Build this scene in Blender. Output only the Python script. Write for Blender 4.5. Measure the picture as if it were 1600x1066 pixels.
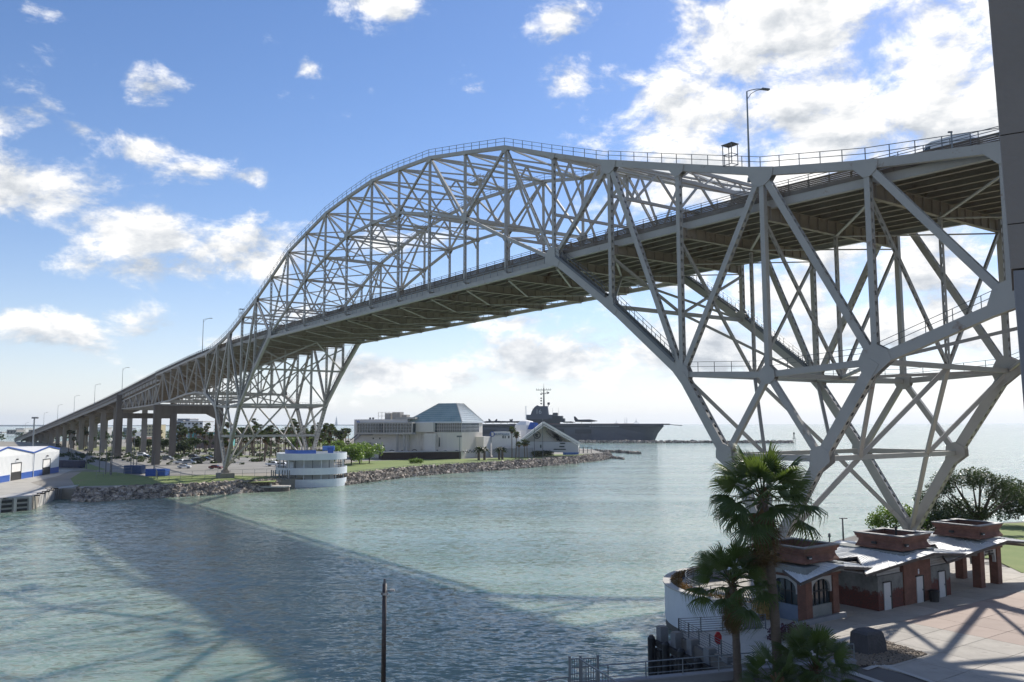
import bpy, math, random
import numpy as np
from mathutils import Vector, Matrix
random.seed(7)
R = math.radians
sc = bpy.context.scene
for o in list(bpy.data.objects): bpy.data.objects.remove(o)

# ------------------------------------------------------------ camera
F, PITCH, ROLL, EYE = 1290.67, R(5.6959), R(-0.148), 17.8
cam = bpy.data.objects.new('camera', bpy.data.cameras.new('camera'))
sc.collection.objects.link(cam)
cam.data.sensor_width = 36
cam.data.lens = F/1600*36
cam.data.clip_start = .1; cam.data.clip_end = 60000
cam.matrix_world = Matrix.Translation((0,0,EYE)) @ Matrix.Rotation(R(90)+PITCH,4,'X') @ Matrix.Rotation(ROLL,4,'Z')
sc.camera = cam

# ------------------------------------------------------------ sun and sky
SUN_AZ, SUN_EL = R(37), R(39.6)
sv = Vector((math.sin(SUN_AZ)*math.cos(SUN_EL), math.cos(SUN_AZ)*math.cos(SUN_EL), math.sin(SUN_EL)))
sl = bpy.data.lights.new('sun','SUN'); sl.energy = 5.0; sl.angle = R(.55); sl.color = (1,.955,.88)
so = bpy.data.objects.new('sun', sl); sc.collection.objects.link(so)
so.rotation_euler = sv.to_track_quat('Z','Y').to_euler(); so.location = (40,-20,120)
w = bpy.data.worlds.new('World'); sc.world = w; w.use_nodes = True
nt = w.node_tree; nt.nodes.clear(); N = nt.nodes; L = nt.links
def nd(t, tree=None, **k):
    n = (tree or nt).nodes.new(t)
    for a,b in k.items():
        if a == 'v':
            for i,x in b.items(): n.inputs[i].default_value = x
        else: setattr(n,a,b)
    return n
def mth(op, a, b=None, c=None, tree=None, clamp=False):
    n = nd('ShaderNodeMath', tree, operation=op); n.use_clamp = clamp
    for i,x in enumerate((a,b,c)):
        if x is None: continue
        if isinstance(x,(int,float)): n.inputs[i].default_value = x
        else: (tree or nt).links.new(x, n.inputs[i])
    return n.outputs[0]
sky = nd('ShaderNodeTexSky'); sky.sky_type='NISHITA'; sky.sun_disc=False
sky.sun_elevation = SUN_EL; sky.sun_rotation = SUN_AZ
sky.altitude = 10; sky.air_density=1.0; sky.dust_density=.15; sky.ozone_density=3.0
tc = nd('ShaderNodeTexCoord'); sp = nd('ShaderNodeSeparateXYZ'); L.new(tc.outputs['Generated'], sp.inputs[0])
X,Y,Z = sp.outputs
az = mth('ARCTAN2', X, Y); el = mth('ARCSINE', Z)
# cloud layer seen from below: directions projected on a high flat layer
zz = mth('MAXIMUM', mth('ADD', Z, .10), .03)
cx = mth('DIVIDE', X, zz); cy = mth('DIVIDE', Y, zz)
cv = nd('ShaderNodeCombineXYZ'); L.new(cx,cv.inputs[0]); L.new(cy,cv.inputs[1])
def noise(scale, detail, off=(0,0,0), rough=.6, dist=0., tree=None, vec=None):
    mp = nd('ShaderNodeMapping', tree, v={1:off}); (tree or nt).links.new(vec or cv.outputs[0], mp.inputs[0])
    n = nd('ShaderNodeTexNoise', tree, v={'Scale':scale,'Detail':detail,'Roughness':rough,'Distortion':dist})
    (tree or nt).links.new(mp.outputs[0], n.inputs['Vector']); return n.outputs['Fac']
# angular vector for the cloud clusters
av = nd('ShaderNodeCombineXYZ'); L.new(az,av.inputs[0]); L.new(el,av.inputs[1])
CL = [ # azimuth, elevation (degrees), half width, half height, weight
 (11.5,21.0,5.0,4.4,.58),(18.5,25,7.5,4.2,.62),(21,19.5,7.0,5.6,.60),(28,21,6.0,7.0,.58),(13,16.8,8.5,2.8,.52),(25,29,9,4,.54),(18,29,5,2.6,.46),(30,14,8,4,.44),
 (-31,14.0,5.0,2.3,.52),(-24.5,12.2,5.0,1.8,.50),(-18.0,11.4,4.6,2.5,.56),(-21.5,9.9,5.5,1.3,.38),(-32.5,17.8,3.6,1.5,.42),(-28.5,17.9,1.9,.9,.36),(-24.5,17.2,2.6,1.2,.42),(-21.5,16.3,2.6,1.1,.38),(-18,16.1,2.0,.8,.34),(-28.5,9.8,2.4,1.2,.36),
 (-24.6,20.8,2.2,1.5,.36),(-22,19.3,1.8,.8,.30),(-29.5,5.9,7.5,1.6,.46),(-19,5.4,5,1.0,.34),(-15.2,7.4,3.0,1.4,.34),(-10.2,28.0,4.8,1.4,.48),(4.2,26.8,2.2,1.6,.40),(4.3,23.2,2.0,2.0,.40),(8.2,26.2,1.3,1.2,.36),
 (-14.4,23.4,1.1,.8,.28),(-31,24.2,1.8,.9,.30),(0,7.0,5.2,1.2,.40),(3.5,4.6,9,2.2,.62),(-8,3.4,8,1.5,.56),(14,4.8,10,2.6,.62),(27,6.0,10,3.2,.58),(-16,2.4,8,1.0,.34),(4.5,9.4,4.5,1.7,.44),(12,10.5,5,2.4,.42),
 (22,12.0,6,2.6,.50),(19,8.8,7,2.2,.50),(28,9.5,7,3,.52),(-8,12.6,4.5,1.2,.34),(-12,9.2,2.2,.9,.36),(-4,9.0,3,.8,.30),(10,15.4,5,1.4,.34)]
mask = None
for a,e,hw,hh,wt in CL:
    dx = mth('DIVIDE', mth('SUBTRACT', az, R(a)), R(hw)); dy = mth('DIVIDE', mth('SUBTRACT', el, R(e)), R(hh))
    d2 = mth('ADD', mth('MULTIPLY',dx,dx), mth('MULTIPLY',dy,dy))
    g = mth('MULTIPLY', mth('EXPONENT', mth('MULTIPLY', d2, -.9)), wt)
    mask = g if mask is None else mth('MAXIMUM', mask, g)
# general scattered cloud away from the clusters
gen = mth('MULTIPLY', mth('SUBTRACT', noise(.55,3,(3,1,0)), .42), 1.4, clamp=True)
away = nd('ShaderNodeMapRange', interpolation_type='SMOOTHSTEP', v={1:R(32),2:R(50),3:0,4:1}); L.new(mth('ABSOLUTE', az), away.inputs[0])
awe = nd('ShaderNodeMapRange', interpolation_type='SMOOTHSTEP', v={1:R(29),2:R(42),3:0,4:1}); L.new(el, awe.inputs[0])
away2 = mth('MAXIMUM', away.outputs[0], awe.outputs[0])
mask = mth('MAXIMUM', mask, mth('MULTIPLY', away2, gen))
n1 = noise(1.05,11,(0,0,0),.62,.35); n2 = noise(4.6,8,(5,2,0),.66,.2)
# angular noise keeps edges of the low far clouds crisp
n3v = nd('ShaderNodeMapping', v={3:(1,1.7,1)}); L.new(av.outputs[0], n3v.inputs[0])
n3 = nd('ShaderNodeTexNoise', v={'Scale':10.,'Detail':14.,'Roughness':.64,'Distortion':.2}); L.new(n3v.outputs[0], n3.inputs['Vector'])
nf = mth('ADD', mth('MULTIPLY', n1, .16), mth('ADD', mth('MULTIPLY', n2, .08), mth('MULTIPLY', n3.outputs['Fac'], .76)))
den = mth('ADD', mth('ADD', mth('MULTIPLY', mth('SUBTRACT', nf, .5), 2.1), .5), mask)
cov = nd('ShaderNodeMapRange', interpolation_type='SMOOTHSTEP', v={1:.67,2:1.02,3:0,4:1}); L.new(den, cov.inputs[0])
# shading inside the clouds: thicker parts greyer, lighter rims
n4v = nd('ShaderNodeMapping', v={1:(-.012,.030,0),3:(1,1.7,1)}); L.new(av.outputs[0], n4v.inputs[0])
n4 = nd('ShaderNodeTexNoise', v={'Scale':10.,'Detail':9.,'Roughness':.56,'Distortion':.12}); L.new(n4v.outputs[0], n4.inputs['Vector'])
relief = mth('MULTIPLY', mth('SUBTRACT', n4.outputs['Fac'], n3.outputs['Fac']), 2.2)
thick = nd('ShaderNodeMapRange', interpolation_type='SMOOTHSTEP', v={1:.9,2:1.35,3:0,4:1}); L.new(den, thick.inputs[0])
sunf = mth('POWER', mth('MAXIMUM', mth('ADD', mth('ADD', mth('MULTIPLY',X,sv.x), mth('MULTIPLY',Y,sv.y)), mth('MULTIPLY',Z,sv.z)), 0), 8)
lum = mth('ADD', mth('SUBTRACT', mth('SUBTRACT', .84, mth('MULTIPLY', thick.outputs[0], .20)), relief), mth('MULTIPLY', sunf, .22))
lum = mth('MINIMUM', mth('MAXIMUM', lum, .58), 1.1)
cc = nd('ShaderNodeMix', data_type='RGBA'); cc.inputs[6].default_value=(.86,.92,1,1); cc.inputs[7].default_value=(1,.985,.96,1)
L.new(mth('MULTIPLY', mth('SUBTRACT', lum, .6), 2.4, clamp=True), cc.inputs[0])
bgc = nd('ShaderNodeBackground'); L.new(cc.outputs[2], bgc.inputs[0]); L.new(lum, bgc.inputs[1])
# slight saturation of the blue as the camera shows it
hs = nd('ShaderNodeHueSaturation', v={'Saturation':1.15,'Value':1.0}); L.new(sky.outputs[0], hs.inputs['Color'])
tint = nd('ShaderNodeMix', data_type='RGBA', blend_type='MULTIPLY', v={0:1.0}); tint.inputs[7].default_value=(1.14,1.0,1.05,1); L.new(hs.outputs[0], tint.inputs[6])
bgs = nd('ShaderNodeBackground', v={1:.118}); L.new(tint.outputs[2], bgs.inputs[0])
# milky air low down
bgh = nd('ShaderNodeBackground', v={0:(.74,.83,.92,1),1:.96})
hz = mth('MULTIPLY', mth('EXPONENT', mth('MULTIPLY', mth('MAXIMUM',el,0), -12.0)), .84)
m0 = nd('ShaderNodeMixShader'); L.new(hz,m0.inputs[0]); L.new(bgs.outputs[0],m0.inputs[1]); L.new(bgh.outputs[0],m0.inputs[2])
m1 = nd('ShaderNodeMixShader')
covf = mth('MULTIPLY', cov.outputs[0], mth('SUBTRACT', 1, mth('MULTIPLY', mth('EXPONENT', mth('MULTIPLY', mth('MAXIMUM',el,0), -26.0)), .25)))
L.new(covf,m1.inputs[0]); L.new(m0.outputs[0],m1.inputs[1]); L.new(bgc.outputs[0],m1.inputs[2])
wo = nd('ShaderNodeOutputWorld'); L.new(m1.outputs[0], wo.inputs[0])
sc.view_settings.view_transform='Standard'; sc.view_settings.look='None'
sc.view_settings.exposure=0.18; sc.view_settings.gamma=1; sc.view_settings.use_curve_mapping=False
sc.cycles.use_denoising = True
sc.cycles.max_bounces = 6; sc.cycles.transparent_max_bounces = 8
sc.cycles.sample_clamp_indirect = 6
# ------------------------------------------------------------ surveying helpers
def ray(u,v):
    a=u-800; b=v-533; cr,sr=math.cos(ROLL),math.sin(ROLL)
    x=(a*cr+b*sr)/F; y=(-a*sr+b*cr)/F; c,s=math.cos(PITCH),math.sin(PITCH)
    return Vector((x, c+y*s, s-y*c))
def at(u,v,z=0):            # where the line of sight meets level z
    r=ray(u,v); k=(z-EYE)/r.z; return Vector((r.x*k, r.y*k, z))
def deep(u,v,Y):            # where it meets the vertical plane at distance Y
    r=ray(u,v); k=Y/r.y; return Vector((r.x*k, Y, EYE+r.z*k))
YAW=.611531
BD=Vector((-math.sin(YAW),math.cos(YAW),0)); BN=Vector((BD.y,-BD.x,0)); BA=Vector((26.265,84.399,0)); BW=25.14
def S(s,t,z=0): return BA+BD*s+BN*t+Vector((0,0,z))
# ------------------------------------------------------------ materials
MATS={}
def mat(name, col, rough=.7, col2=None, scale=1.0, detail=5, amt=.5, bump=0., bscale=None, metal=0., spec=.5, col3=None, s3=.2, th3=.62, stretch=None, rand=0.):
    if name in MATS: return MATS[name]
    m=bpy.data.materials.new(name); m.use_nodes=True; t=m.node_tree; b=t.nodes['Principled BSDF']
    b.inputs['Roughness'].default_value=rough; b.inputs['Metallic'].default_value=metal; b.inputs['Specular IOR Level'].default_value=spec
    tcn=nd('ShaderNodeTexCoord',t); vec=tcn.outputs['Object']
    if stretch:
        mp=nd('ShaderNodeMapping',t,v={3:stretch}); t.links.new(vec,mp.inputs[0]); vec=mp.outputs[0]
    out=None
    if col2 or bump or rand:
        n=nd('ShaderNodeTexNoise',t,v={'Scale':scale,'Detail':detail,'Roughness':.6}); t.links.new(vec,n.inputs['Vector'])
        mr=nd('ShaderNodeMapRange',t,v={1:.5-amt/2,2:.5+amt/2}); t.links.new(n.outputs['Fac'],mr.inputs[0])
        mx=nd('ShaderNodeMix',t,data_type='RGBA'); mx.inputs[6].default_value=(*col,1); mx.inputs[7].default_value=(*(col2 or col),1)
        t.links.new(mr.outputs[0],mx.inputs[0]); out=mx.outputs[2]
    if col3:
        n=nd('ShaderNodeTexNoise',t,v={'Scale':s3,'Detail':8.,'Roughness':.7}); t.links.new(vec,n.inputs['Vector'])
        mr=nd('ShaderNodeMapRange',t,v={1:th3,2:th3+.12}); t.links.new(n.outputs['Fac'],mr.inputs[0])
        mx=nd('ShaderNodeMix',t,data_type='RGBA'); t.links.new(mr.outputs[0],mx.inputs[0])
        if out: t.links.new(out,mx.inputs[6])
        else: mx.inputs[6].default_value=(*col,1)
        mx.inputs[7].default_value=(*col3,1); out=mx.outputs[2]
    if rand:
        oi=nd('ShaderNodeObjectInfo',t); mr=nd('ShaderNodeMapRange',t,v={3:1-rand,4:1+rand}); t.links.new(oi.outputs['Random'],mr.inputs[0])
        h=nd('ShaderNodeHueSaturation',t); t.links.new(mr.outputs[0],h.inputs['Value']); t.links.new(out,h.inputs['Color']); out=h.outputs[0]
    if out: t.links.new(out,b.inputs['Base Color'])
    else: b.inputs['Base Color'].default_value=(*col,1)
    if bump:
        n=nd('ShaderNodeTexNoise',t,v={'Scale':bscale or scale*4,'Detail':6.}); t.links.new(vec,n.inputs['Vector'])
        bp=nd('ShaderNodeBump',t,v={'Strength':bump,'Distance':.1}); t.links.new(n.outputs['Fac'],bp.inputs['Height']); t.links.new(bp.outputs[0],b.inputs['Normal'])
    MATS[name]=m; return m
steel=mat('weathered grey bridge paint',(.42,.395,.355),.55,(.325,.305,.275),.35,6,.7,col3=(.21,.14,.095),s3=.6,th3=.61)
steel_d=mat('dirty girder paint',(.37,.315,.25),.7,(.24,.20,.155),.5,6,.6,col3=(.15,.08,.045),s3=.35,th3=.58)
rail_m=mat('dark galvanised rail',(.13,.135,.14),.5,metal=.3)
pipe_m=mat('brown steel pole',(.06,.045,.04),.5,(.035,.03,.03),3)
lampm=mat('galvanised lamp pole',(.22,.24,.25),.45,metal=.4)
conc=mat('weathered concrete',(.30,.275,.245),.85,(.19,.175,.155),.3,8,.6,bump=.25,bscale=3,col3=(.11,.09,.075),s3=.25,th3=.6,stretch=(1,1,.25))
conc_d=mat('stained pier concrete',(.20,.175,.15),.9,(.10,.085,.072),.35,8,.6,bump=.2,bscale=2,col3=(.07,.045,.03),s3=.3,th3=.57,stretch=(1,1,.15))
conc_l=mat('pale concrete',(.50,.48,.44),.85,(.38,.36,.33),.6,8,.6,bump=.2,bscale=6,col3=(.22,.2,.18),s3=.5,th3=.66)
whitep=mat('white painted wall',(.72,.74,.76),.6,(.60,.63,.66),.5,6,.6,col3=(.42,.42,.40),s3=.35,th3=.68)
asph=mat('pale asphalt',(.30,.285,.255),.9,(.20,.19,.17),.12,8,.5,bump=.1,bscale=4)
grassm=mat('grass ground',(.13,.19,.045),.95,(.22,.25,.08),.25,10,.6,bump=.5,bscale=7,col3=(.22,.19,.10),s3=.12,th3=.6)
rockm=mat('riprap rock',(.56,.48,.39),.9,(.13,.11,.10),.8,5,.35,bump=.5,bscale=5)
t=rockm.node_tree; b=t.nodes['Principled BSDF']; gi=nd('ShaderNodeNewGeometry',t); mr=nd('ShaderNodeMapRange',t,v={3:.35,4:1.35}); t.links.new(gi.outputs['Random Per Island'],mr.inputs[0])
h_=nd('ShaderNodeHueSaturation',t); t.links.new(b.inputs['Base Color'].links[0].from_socket,h_.inputs['Color']); t.links.new(mr.outputs[0],h_.inputs['Value']); t.links.new(h_.outputs[0],b.inputs['Base Color'])
soilm=mat('bank earth',(.07,.06,.045),.95,(.03,.027,.02),.5,8,.6,bump=.4,bscale=3)
brickm=mat('red brick',(.24,.09,.055),.85,(.18,.055,.032),2.5,6,.7,bump=.2,bscale=20)
glassd=mat('dark glass',(.02,.035,.045),.08,spec=.8)
blackm=mat('black rubber',(.012,.012,.013),.6,(.03,.03,.03),2)
bluep=mat('blue paint',(.03,.10,.38),.5,(.02,.075,.30),1)
# ------------------------------------------------------------ mesh building
class MB:
    def __init__(s): s.v=[]; s.f=[]
    def quad(s,*p):
        i=len(s.v); s.v+= [tuple(q) for q in p]; s.f.append(tuple(range(i,i+len(p)))); return s
    def box(s,c,d,rz=0):
        x,y,z=c; a,b,h=d[0]/2,d[1]/2,d[2]/2; cs,sn=math.cos(rz),math.sin(rz); i=len(s.v)
        for dz in (-h,h):
            for dx,dy in ((-a,-b),(a,-b),(a,b),(-a,b)): s.v.append((x+dx*cs-dy*sn,y+dx*sn+dy*cs,z+dz))
        for q in ((3,2,1,0),(4,5,6,7),(0,1,5,4),(1,2,6,5),(2,3,7,6),(3,0,4,7)): s.f.append(tuple(i+k for k in q))
        return s
    def bb(s,x0,y0,z0,x1,y1,z1): return s.box(((x0+x1)/2,(y0+y1)/2,(z0+z1)/2),(abs(x1-x0),abs(y1-y0),abs(z1-z0)))
    def beam(s,P,Q,w,h,up=(0,0,1),w2=None,h2=None):
        P=Vector(P);Q=Vector(Q);a=(Q-P).normalized();u=Vector(up)
        if abs(a.dot(u.normalized()))>.99: u=Vector((1,0,0))
        sd=a.cross(u).normalized(); b=sd.cross(a).normalized(); i=len(s.v)
        w2=w if w2 is None else w2; h2=h if h2 is None else h2
        for p,ww,hh in ((P,w,h),(Q,w2,h2)):
            for x,y in ((-1,-1),(1,-1),(1,1),(-1,1)): s.v.append(tuple(p+sd*(x*ww/2)+b*(y*hh/2)))
        for q in ((0,1,2,3),(7,6,5,4),(0,4,5,1),(1,5,6,2),(2,6,7,3),(3,7,4,0)): s.f.append(tuple(i+k for k in q))
        return s
    def cyl(s,P,Q,r,r2=None,n=10,cap=True):
        P=Vector(P);Q=Vector(Q);a=(Q-P).normalized();u=Vector((0,0,1)) if abs(a.z)<.95 else Vector((1,0,0))
        x=a.cross(u).normalized();y=a.cross(x);r2=r if r2 is None else r2;i=len(s.v)
        for p,rr in ((P,r),(Q,r2)):
            for k in range(n):
                t=2*math.pi*k/n; s.v.append(tuple(p+x*(rr*math.cos(t))+y*(rr*math.sin(t))))
        for k in range(n): s.f.append((i+k,i+(k+1)%n,i+n+(k+1)%n,i+n+k))
        if cap: s.f.append(tuple(i+k for k in reversed(range(n)))); s.f.append(tuple(i+n+k for k in range(n)))
        return s
    def tube(s,pts,r,n=6):
        for a,b in zip(pts[:-1],pts[1:]): s.cyl(a,b,r,n=n)
        return s
    def prism(s,poly,z0,z1):
        n=len(poly);i=len(s.v)
        for z in (z0,z1):
            for p in poly: s.v.append((p[0],p[1],z))
        ar=sum(poly[k][0]*poly[(k+1)%n][1]-poly[(k+1)%n][0]*poly[k][1] for k in range(n))
        fw=tuple(range(n)); 
        s.f.append(tuple(i+n+k for k in (fw if ar>0 else fw[::-1]))); s.f.append(tuple(i+k for k in (fw[::-1] if ar>0 else fw)))
        for k in range(n):
            j=(k+1)%n; q=(i+k,i+j,i+n+j,i+n+k); s.f.append(q if ar>0 else q[::-1])
        return s
    def ext(s,poly,off):      # planar polygon of 3-D points pushed along off
        n=len(poly); i=len(s.v); off=Vector(off)
        for p in poly: s.v.append(tuple(p))
        for p in poly: s.v.append(tuple(Vector(p)+off))
        s.f.append(tuple(range(i,i+n))); s.f.append(tuple(range(i+2*n-1,i+n-1,-1)))
        for k in range(n): j=(k+1)%n; s.f.append((i+j,i+k,i+n+k,i+n+j))
        return s
    def ring(s,c,r0,r1,z0,z1,a0=0,a1=2*math.pi,n=48):
        cx,cy=c; i=len(s.v); full=abs(a1-a0-2*math.pi)<1e-6; m=n if full else n+1
        for k in range(m):
            t=a0+(a1-a0)*k/n; ct,st=math.cos(t),math.sin(t)
            for r,z in ((r0,z0),(r1,z0),(r1,z1),(r0,z1)): s.v.append((cx+r*ct,cy+r*st,z))
        for k in range(n):
            a=i+4*k; b=i+4*((k+1)%m)
            for j in range(4): jj=(j+1)%4; s.f.append((a+j,b+j,b+jj,a+jj))
        if not full:
            s.f.append((i,i+3,i+2,i+1)); e=i+4*n; s.f.append((e,e+1,e+2,e+3))
        return s
    def mesh(s,name):
        me=bpy.data.meshes.new(name); me.from_pydata(s.v,[],s.f); me.update(); return me
    def build(s,name,m,parent=None,smooth=False,loc=None,label=None,kind=None,fix=False):
        me=s.mesh(name); me.materials.append(m)
        if smooth: me.polygons.foreach_set('use_smooth',[True]*len(me.polygons))
        o=bpy.data.objects.new(name,me); sc.collection.objects.link(o)
        if parent is not None: o.parent=parent
        if loc is not None: o.location=loc
        if label: o['label']=label
        if kind: o['kind']=kind
        return o
def thing(name,label,cat,loc=(0,0,0),rz=0,group=None):
    o=bpy.data.objects.new(name,None); sc.collection.objects.link(o); o.location=loc; o.rotation_euler=(0,0,rz)
    o.empty_display_size=.5; o['label']=label; o['category']=cat
    if group: o['group']=group
    return o
def tag(o,label,cat,group=None):
    o['label']=label; o['category']=cat
    if group: o['group']=group
    return o
def dup(o,loc=None,rz=None,label=None,scale=None,parent=None):
    c=o.copy(); sc.collection.objects.link(c)
    if parent is not None: c.parent=parent
    if loc is not None: c.location=loc
    if rz is not None: c.rotation_euler=(0,0,rz)
    if label: c['label']=label
    if scale: c.scale=scale if hasattr(scale,'__len__') else (scale,)*3
    for ch in o.children: dup(ch,parent=c)
    return c

def textmesh(name,body,size,ext,m,parent,loc,rot,wx=None,sp=1.0):
    cu=bpy.data.curves.new(name,'FONT'); cu.body=body; cu.size=size; cu.extrude=ext; cu.space_character=sp
    t=bpy.data.objects.new(name+'_tmp',cu); sc.collection.objects.link(t); bpy.context.view_layer.update()
    me=bpy.data.meshes.new_from_object(t.evaluated_get(bpy.context.evaluated_depsgraph_get())); me.name=name
    bpy.data.objects.remove(t); bpy.data.curves.remove(cu); me.materials.clear(); me.materials.append(m)
    o=bpy.data.objects.new(name,me); sc.collection.objects.link(o); o.parent=parent; o.location=loc; o.rotation_euler=rot
    if wx: xs=[v.co.x for v in me.vertices]; k=wx/(max(xs)-min(xs)); o.scale=(k,1,1)
    return o
ORD=('first','second','third','fourth','fifth','sixth','seventh','eighth','ninth','tenth','eleventh','twelfth')
# ------------------------------------------------------------ water, land
wm=bpy.data.materials.new('green bay water'); wm.use_nodes=True; t=wm.node_tree; b=t.nodes['Principled BSDF']
g=nd('ShaderNodeNewGeometry',t)
mpw=nd('ShaderNodeMapping',t,v={2:(0,0,R(12)),3:(.42,1.35,1)}); t.links.new(g.outputs['Position'],mpw.inputs[0])
def wn(sc_,det,off=0,st=None,out='Fac'):
    mp=nd('ShaderNodeMapping',t,v={1:(off,off*.7,0),3:st or (1,1,1)}); t.links.new(mpw.outputs[0],mp.inputs[0])
    n=nd('ShaderNodeTexNoise',t,v={'Scale':sc_,'Detail':det,'Roughness':.62,'Distortion':.3}); t.links.new(mp.outputs[0],n.inputs['Vector']); return n.outputs[out]
# wave slopes taken straight from the noise so that distant ripples keep their steepness
acc=None
for sc_,det,off,kx,ky in ((.11,2,0,.12,.22),(.75,3,3,.40,.60),(2.7,4,9,1.5,1.6)):
    v1=nd('ShaderNodeVectorMath',t,operation='SUBTRACT'); t.links.new(wn(sc_,det,off,None,'Color'),v1.inputs[0]); v1.inputs[1].default_value=(.5,.5,.5)
    v2=nd('ShaderNodeVectorMath',t,operation='MULTIPLY'); t.links.new(v1.outputs[0],v2.inputs[0]); v2.inputs[1].default_value=(kx,ky,0)
    if acc is None: acc=v2.outputs[0]
    else: v3=nd('ShaderNodeVectorMath',t,operation='ADD'); t.links.new(acc,v3.inputs[0]); t.links.new(v2.outputs[0],v3.inputs[1]); acc=v3.outputs[0]
gust=nd('ShaderNodeMapRange',t,v={1:.3,2:.7,3:.6,4:1.25}); t.links.new(wn(.02,4,17,(.6,1.5,1)),gust.inputs[0])
v4=nd('ShaderNodeVectorMath',t,operation='SCALE'); t.links.new(acc,v4.inputs[0]); t.links.new(gust.outputs[0],v4.inputs['Scale'])
v5=nd('ShaderNodeVectorMath',t,operation='ADD'); t.links.new(v4.outputs[0],v5.inputs[0]); v5.inputs[1].default_value=(0,0,1)
v6=nd('ShaderNodeVectorMath',t,operation='NORMALIZE'); t.links.new(v5.outputs[0],v6.inputs[0]); t.links.new(v6.outputs[0],b.inputs['Normal'])
pt=wn(.022,5,1,(.5,1.6,1)); mr=nd('ShaderNodeMapRange',t,v={1:.38,2:.64}); t.links.new(pt,mr.inputs[0])
mx=nd('ShaderNodeMix',t,data_type='RGBA'); mx.inputs[6].default_value=(.18,.25,.20,1); mx.inputs[7].default_value=(.26,.33,.25,1); t.links.new(mr.outputs[0],mx.inputs[0])
t.links.new(mx.outputs[2],b.inputs['Base Color']); b.inputs['Roughness'].default_value=.10; b.inputs['Subsurface Weight'].default_value=1.0; b.inputs['Subsurface Radius'].default_value=(1,1.6,1.4); b.inputs['Subsurface Scale'].default_value=4.5; b.inputs['IOR'].default_value=1.33
water=MB().quad((-10800,-350,0),(10800,-350,0),(10800,10400,0),(-10800,10400,0)).build('water',wm,kind='structure')

def smooth_line(pts,n=6):
    out=[]
    for a,b in zip(pts[:-1],pts[1:]):
        for k in range(n): out.append(a.lerp(b,k/n))
    out.append(pts[-1]); return out
# north bank: waterline surveyed from the dock to the point
WL=[at(*p,0) for p in ((112,783),(150,784),(200,780),(250,778),(300,775),(350,772),(400,769),(436,766))]
WL2=[at(*p,0) for p in ((538,758),(580,753),(640,745),(700,740),(760,736),(820,731.5),(870,727),(920,722),(948,718),(957,715.5))]
def inward(p,d): # away from the water, roughly north
    q=(p-Vector((60,150,0))); q.z=0; return p+Vector((-.25,1,0)).normalized()*d
in1=[inward(p,5.5) for p in WL]; in2=[inward(p,5.0) for p in WL2[:-1]]+[WL2[-1]+Vector((-4,3,0))]
back=[at(*p,0) for p in ((925,709.5),(880,704),(800,699),(700,694),(560,689),(420,688),(300,687))]+[Vector((-420,730,0)),Vector((-1500,1500,0)),Vector((-1500,100,0)),Vector((-300,190,0))]
dockc=[at(0,795,0),at(47,797,0),at(84,781,0)]
north=[(p.x,p.y) for p in (in1+in2+back)]
north+= [(-150,180),(-118,183),(-108,178),(-101.5,177.5),(-106,190),(-113,202)]
MB().prism(north,-2,2.5).build('north_bank_ground',mat('dry lot ground',(.33,.30,.25),.95,(.22,.20,.165),.06,9,.5,bump=.15,bscale=1.5,col3=(.14,.15,.07),s3=.03,th3=.58),kind='structure')
def sheet(name,poly,z,m):  # flat sheet
    return MB().quad(*[(p[0],p[1],z) for p in poly]).build(name,m,kind='structure')
def apx(pts,z): return [at(u,v,z) for u,v in pts]
sheet('grass',apx([(118,760),(240,757),(430,753),(436,745),(330,742),(230,745),(180,738),(128,737),(110,748)],2.504),2.504,grassm)
gb=[inward(q,7.4) for q in WL2[:-1]]
sheet('grass',gb+apx([(880,709.5),(860,710.5),(770,716),(640,718.5),(560,721),(530,727)],2.504),2.504,grassm)
sheet('grass',apx([(118,730),(150,735),(165,735),(150,722),(120,722)],2.504),2.504,grassm)
sheet('parking_lot',apx([(180,738),(300,742),(436,738),(470,726),(440,712),(330,706),(120,706),(20,712),(60,722),(130,722)],2.508),2.508,asph)
sheet('dock_apron',[(-150,185),(-108,180),(-103,179),(-107,192),(-114,204),(-128,222),(-136,250),(-150,285),(-175,290),(-160,235)],2.508,mat('dock concrete',(.46,.43,.37),.9,(.33,.31,.27),.2,8,.6,bump=.1,bscale=3,col3=(.2,.18,.16),s3=.1,th3=.6))
pa,pb=[inward(q,5.3) for q in WL2[:-1]],[inward(q,7.4) for q in WL2[:-1]]
for k in range(len(pa)-1): sheet('promenade',[pa[k],pa[k+1],pb[k+1],pb[k]],2.512,conc_l)
# riprap
def rocks(name,line,wid,ztop,n,size,label,seed=1,rise=(0,1)):
    rnd=random.Random(seed); m=MB(); seg=[(a,b,(b-a).length) for a,b in zip(line[:-1],line[1:])]; tot=sum(x[2] for x in seg)
    for _ in range(n):
        d=rnd.random()*tot
        for a,b,l in seg:
            if d<l: break
            d-=l
        p=a.lerp(b,min(1,d/l)); q=rnd.random()**.9
        out=Vector((-.25,1,0)).normalized(); c=p+out*((q-.05)*wid); c.z=(-.2+q*(ztop+.35))
        r=size*(.5+rnd.random()); i=len(m.v)
        M=Matrix.Rotation(rnd.random()*6,3,'Z')@Matrix.Rotation(rnd.random()*6,3,'X')
        pts=[]
        for x in (-1,1):
            for y in (-1,1):
                for z in (-1,1):
                    v=Vector((x*r*(.6+rnd.random()*.7),y*r*(.5+rnd.random()*.5),z*r*(.35+rnd.random()*.4)))
                    pts.append(tuple(c+M@v))
        m.v+=pts
        for q4 in ((0,1,3,2),(4,6,7,5),(0,4,5,1),(2,3,7,6),(0,2,6,4),(1,5,7,3)): m.f.append(tuple(i+k for k in q4))
    o=m.build(name,rockm,kind='stuff'); tag(o,label,'rocks'); return o
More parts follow.
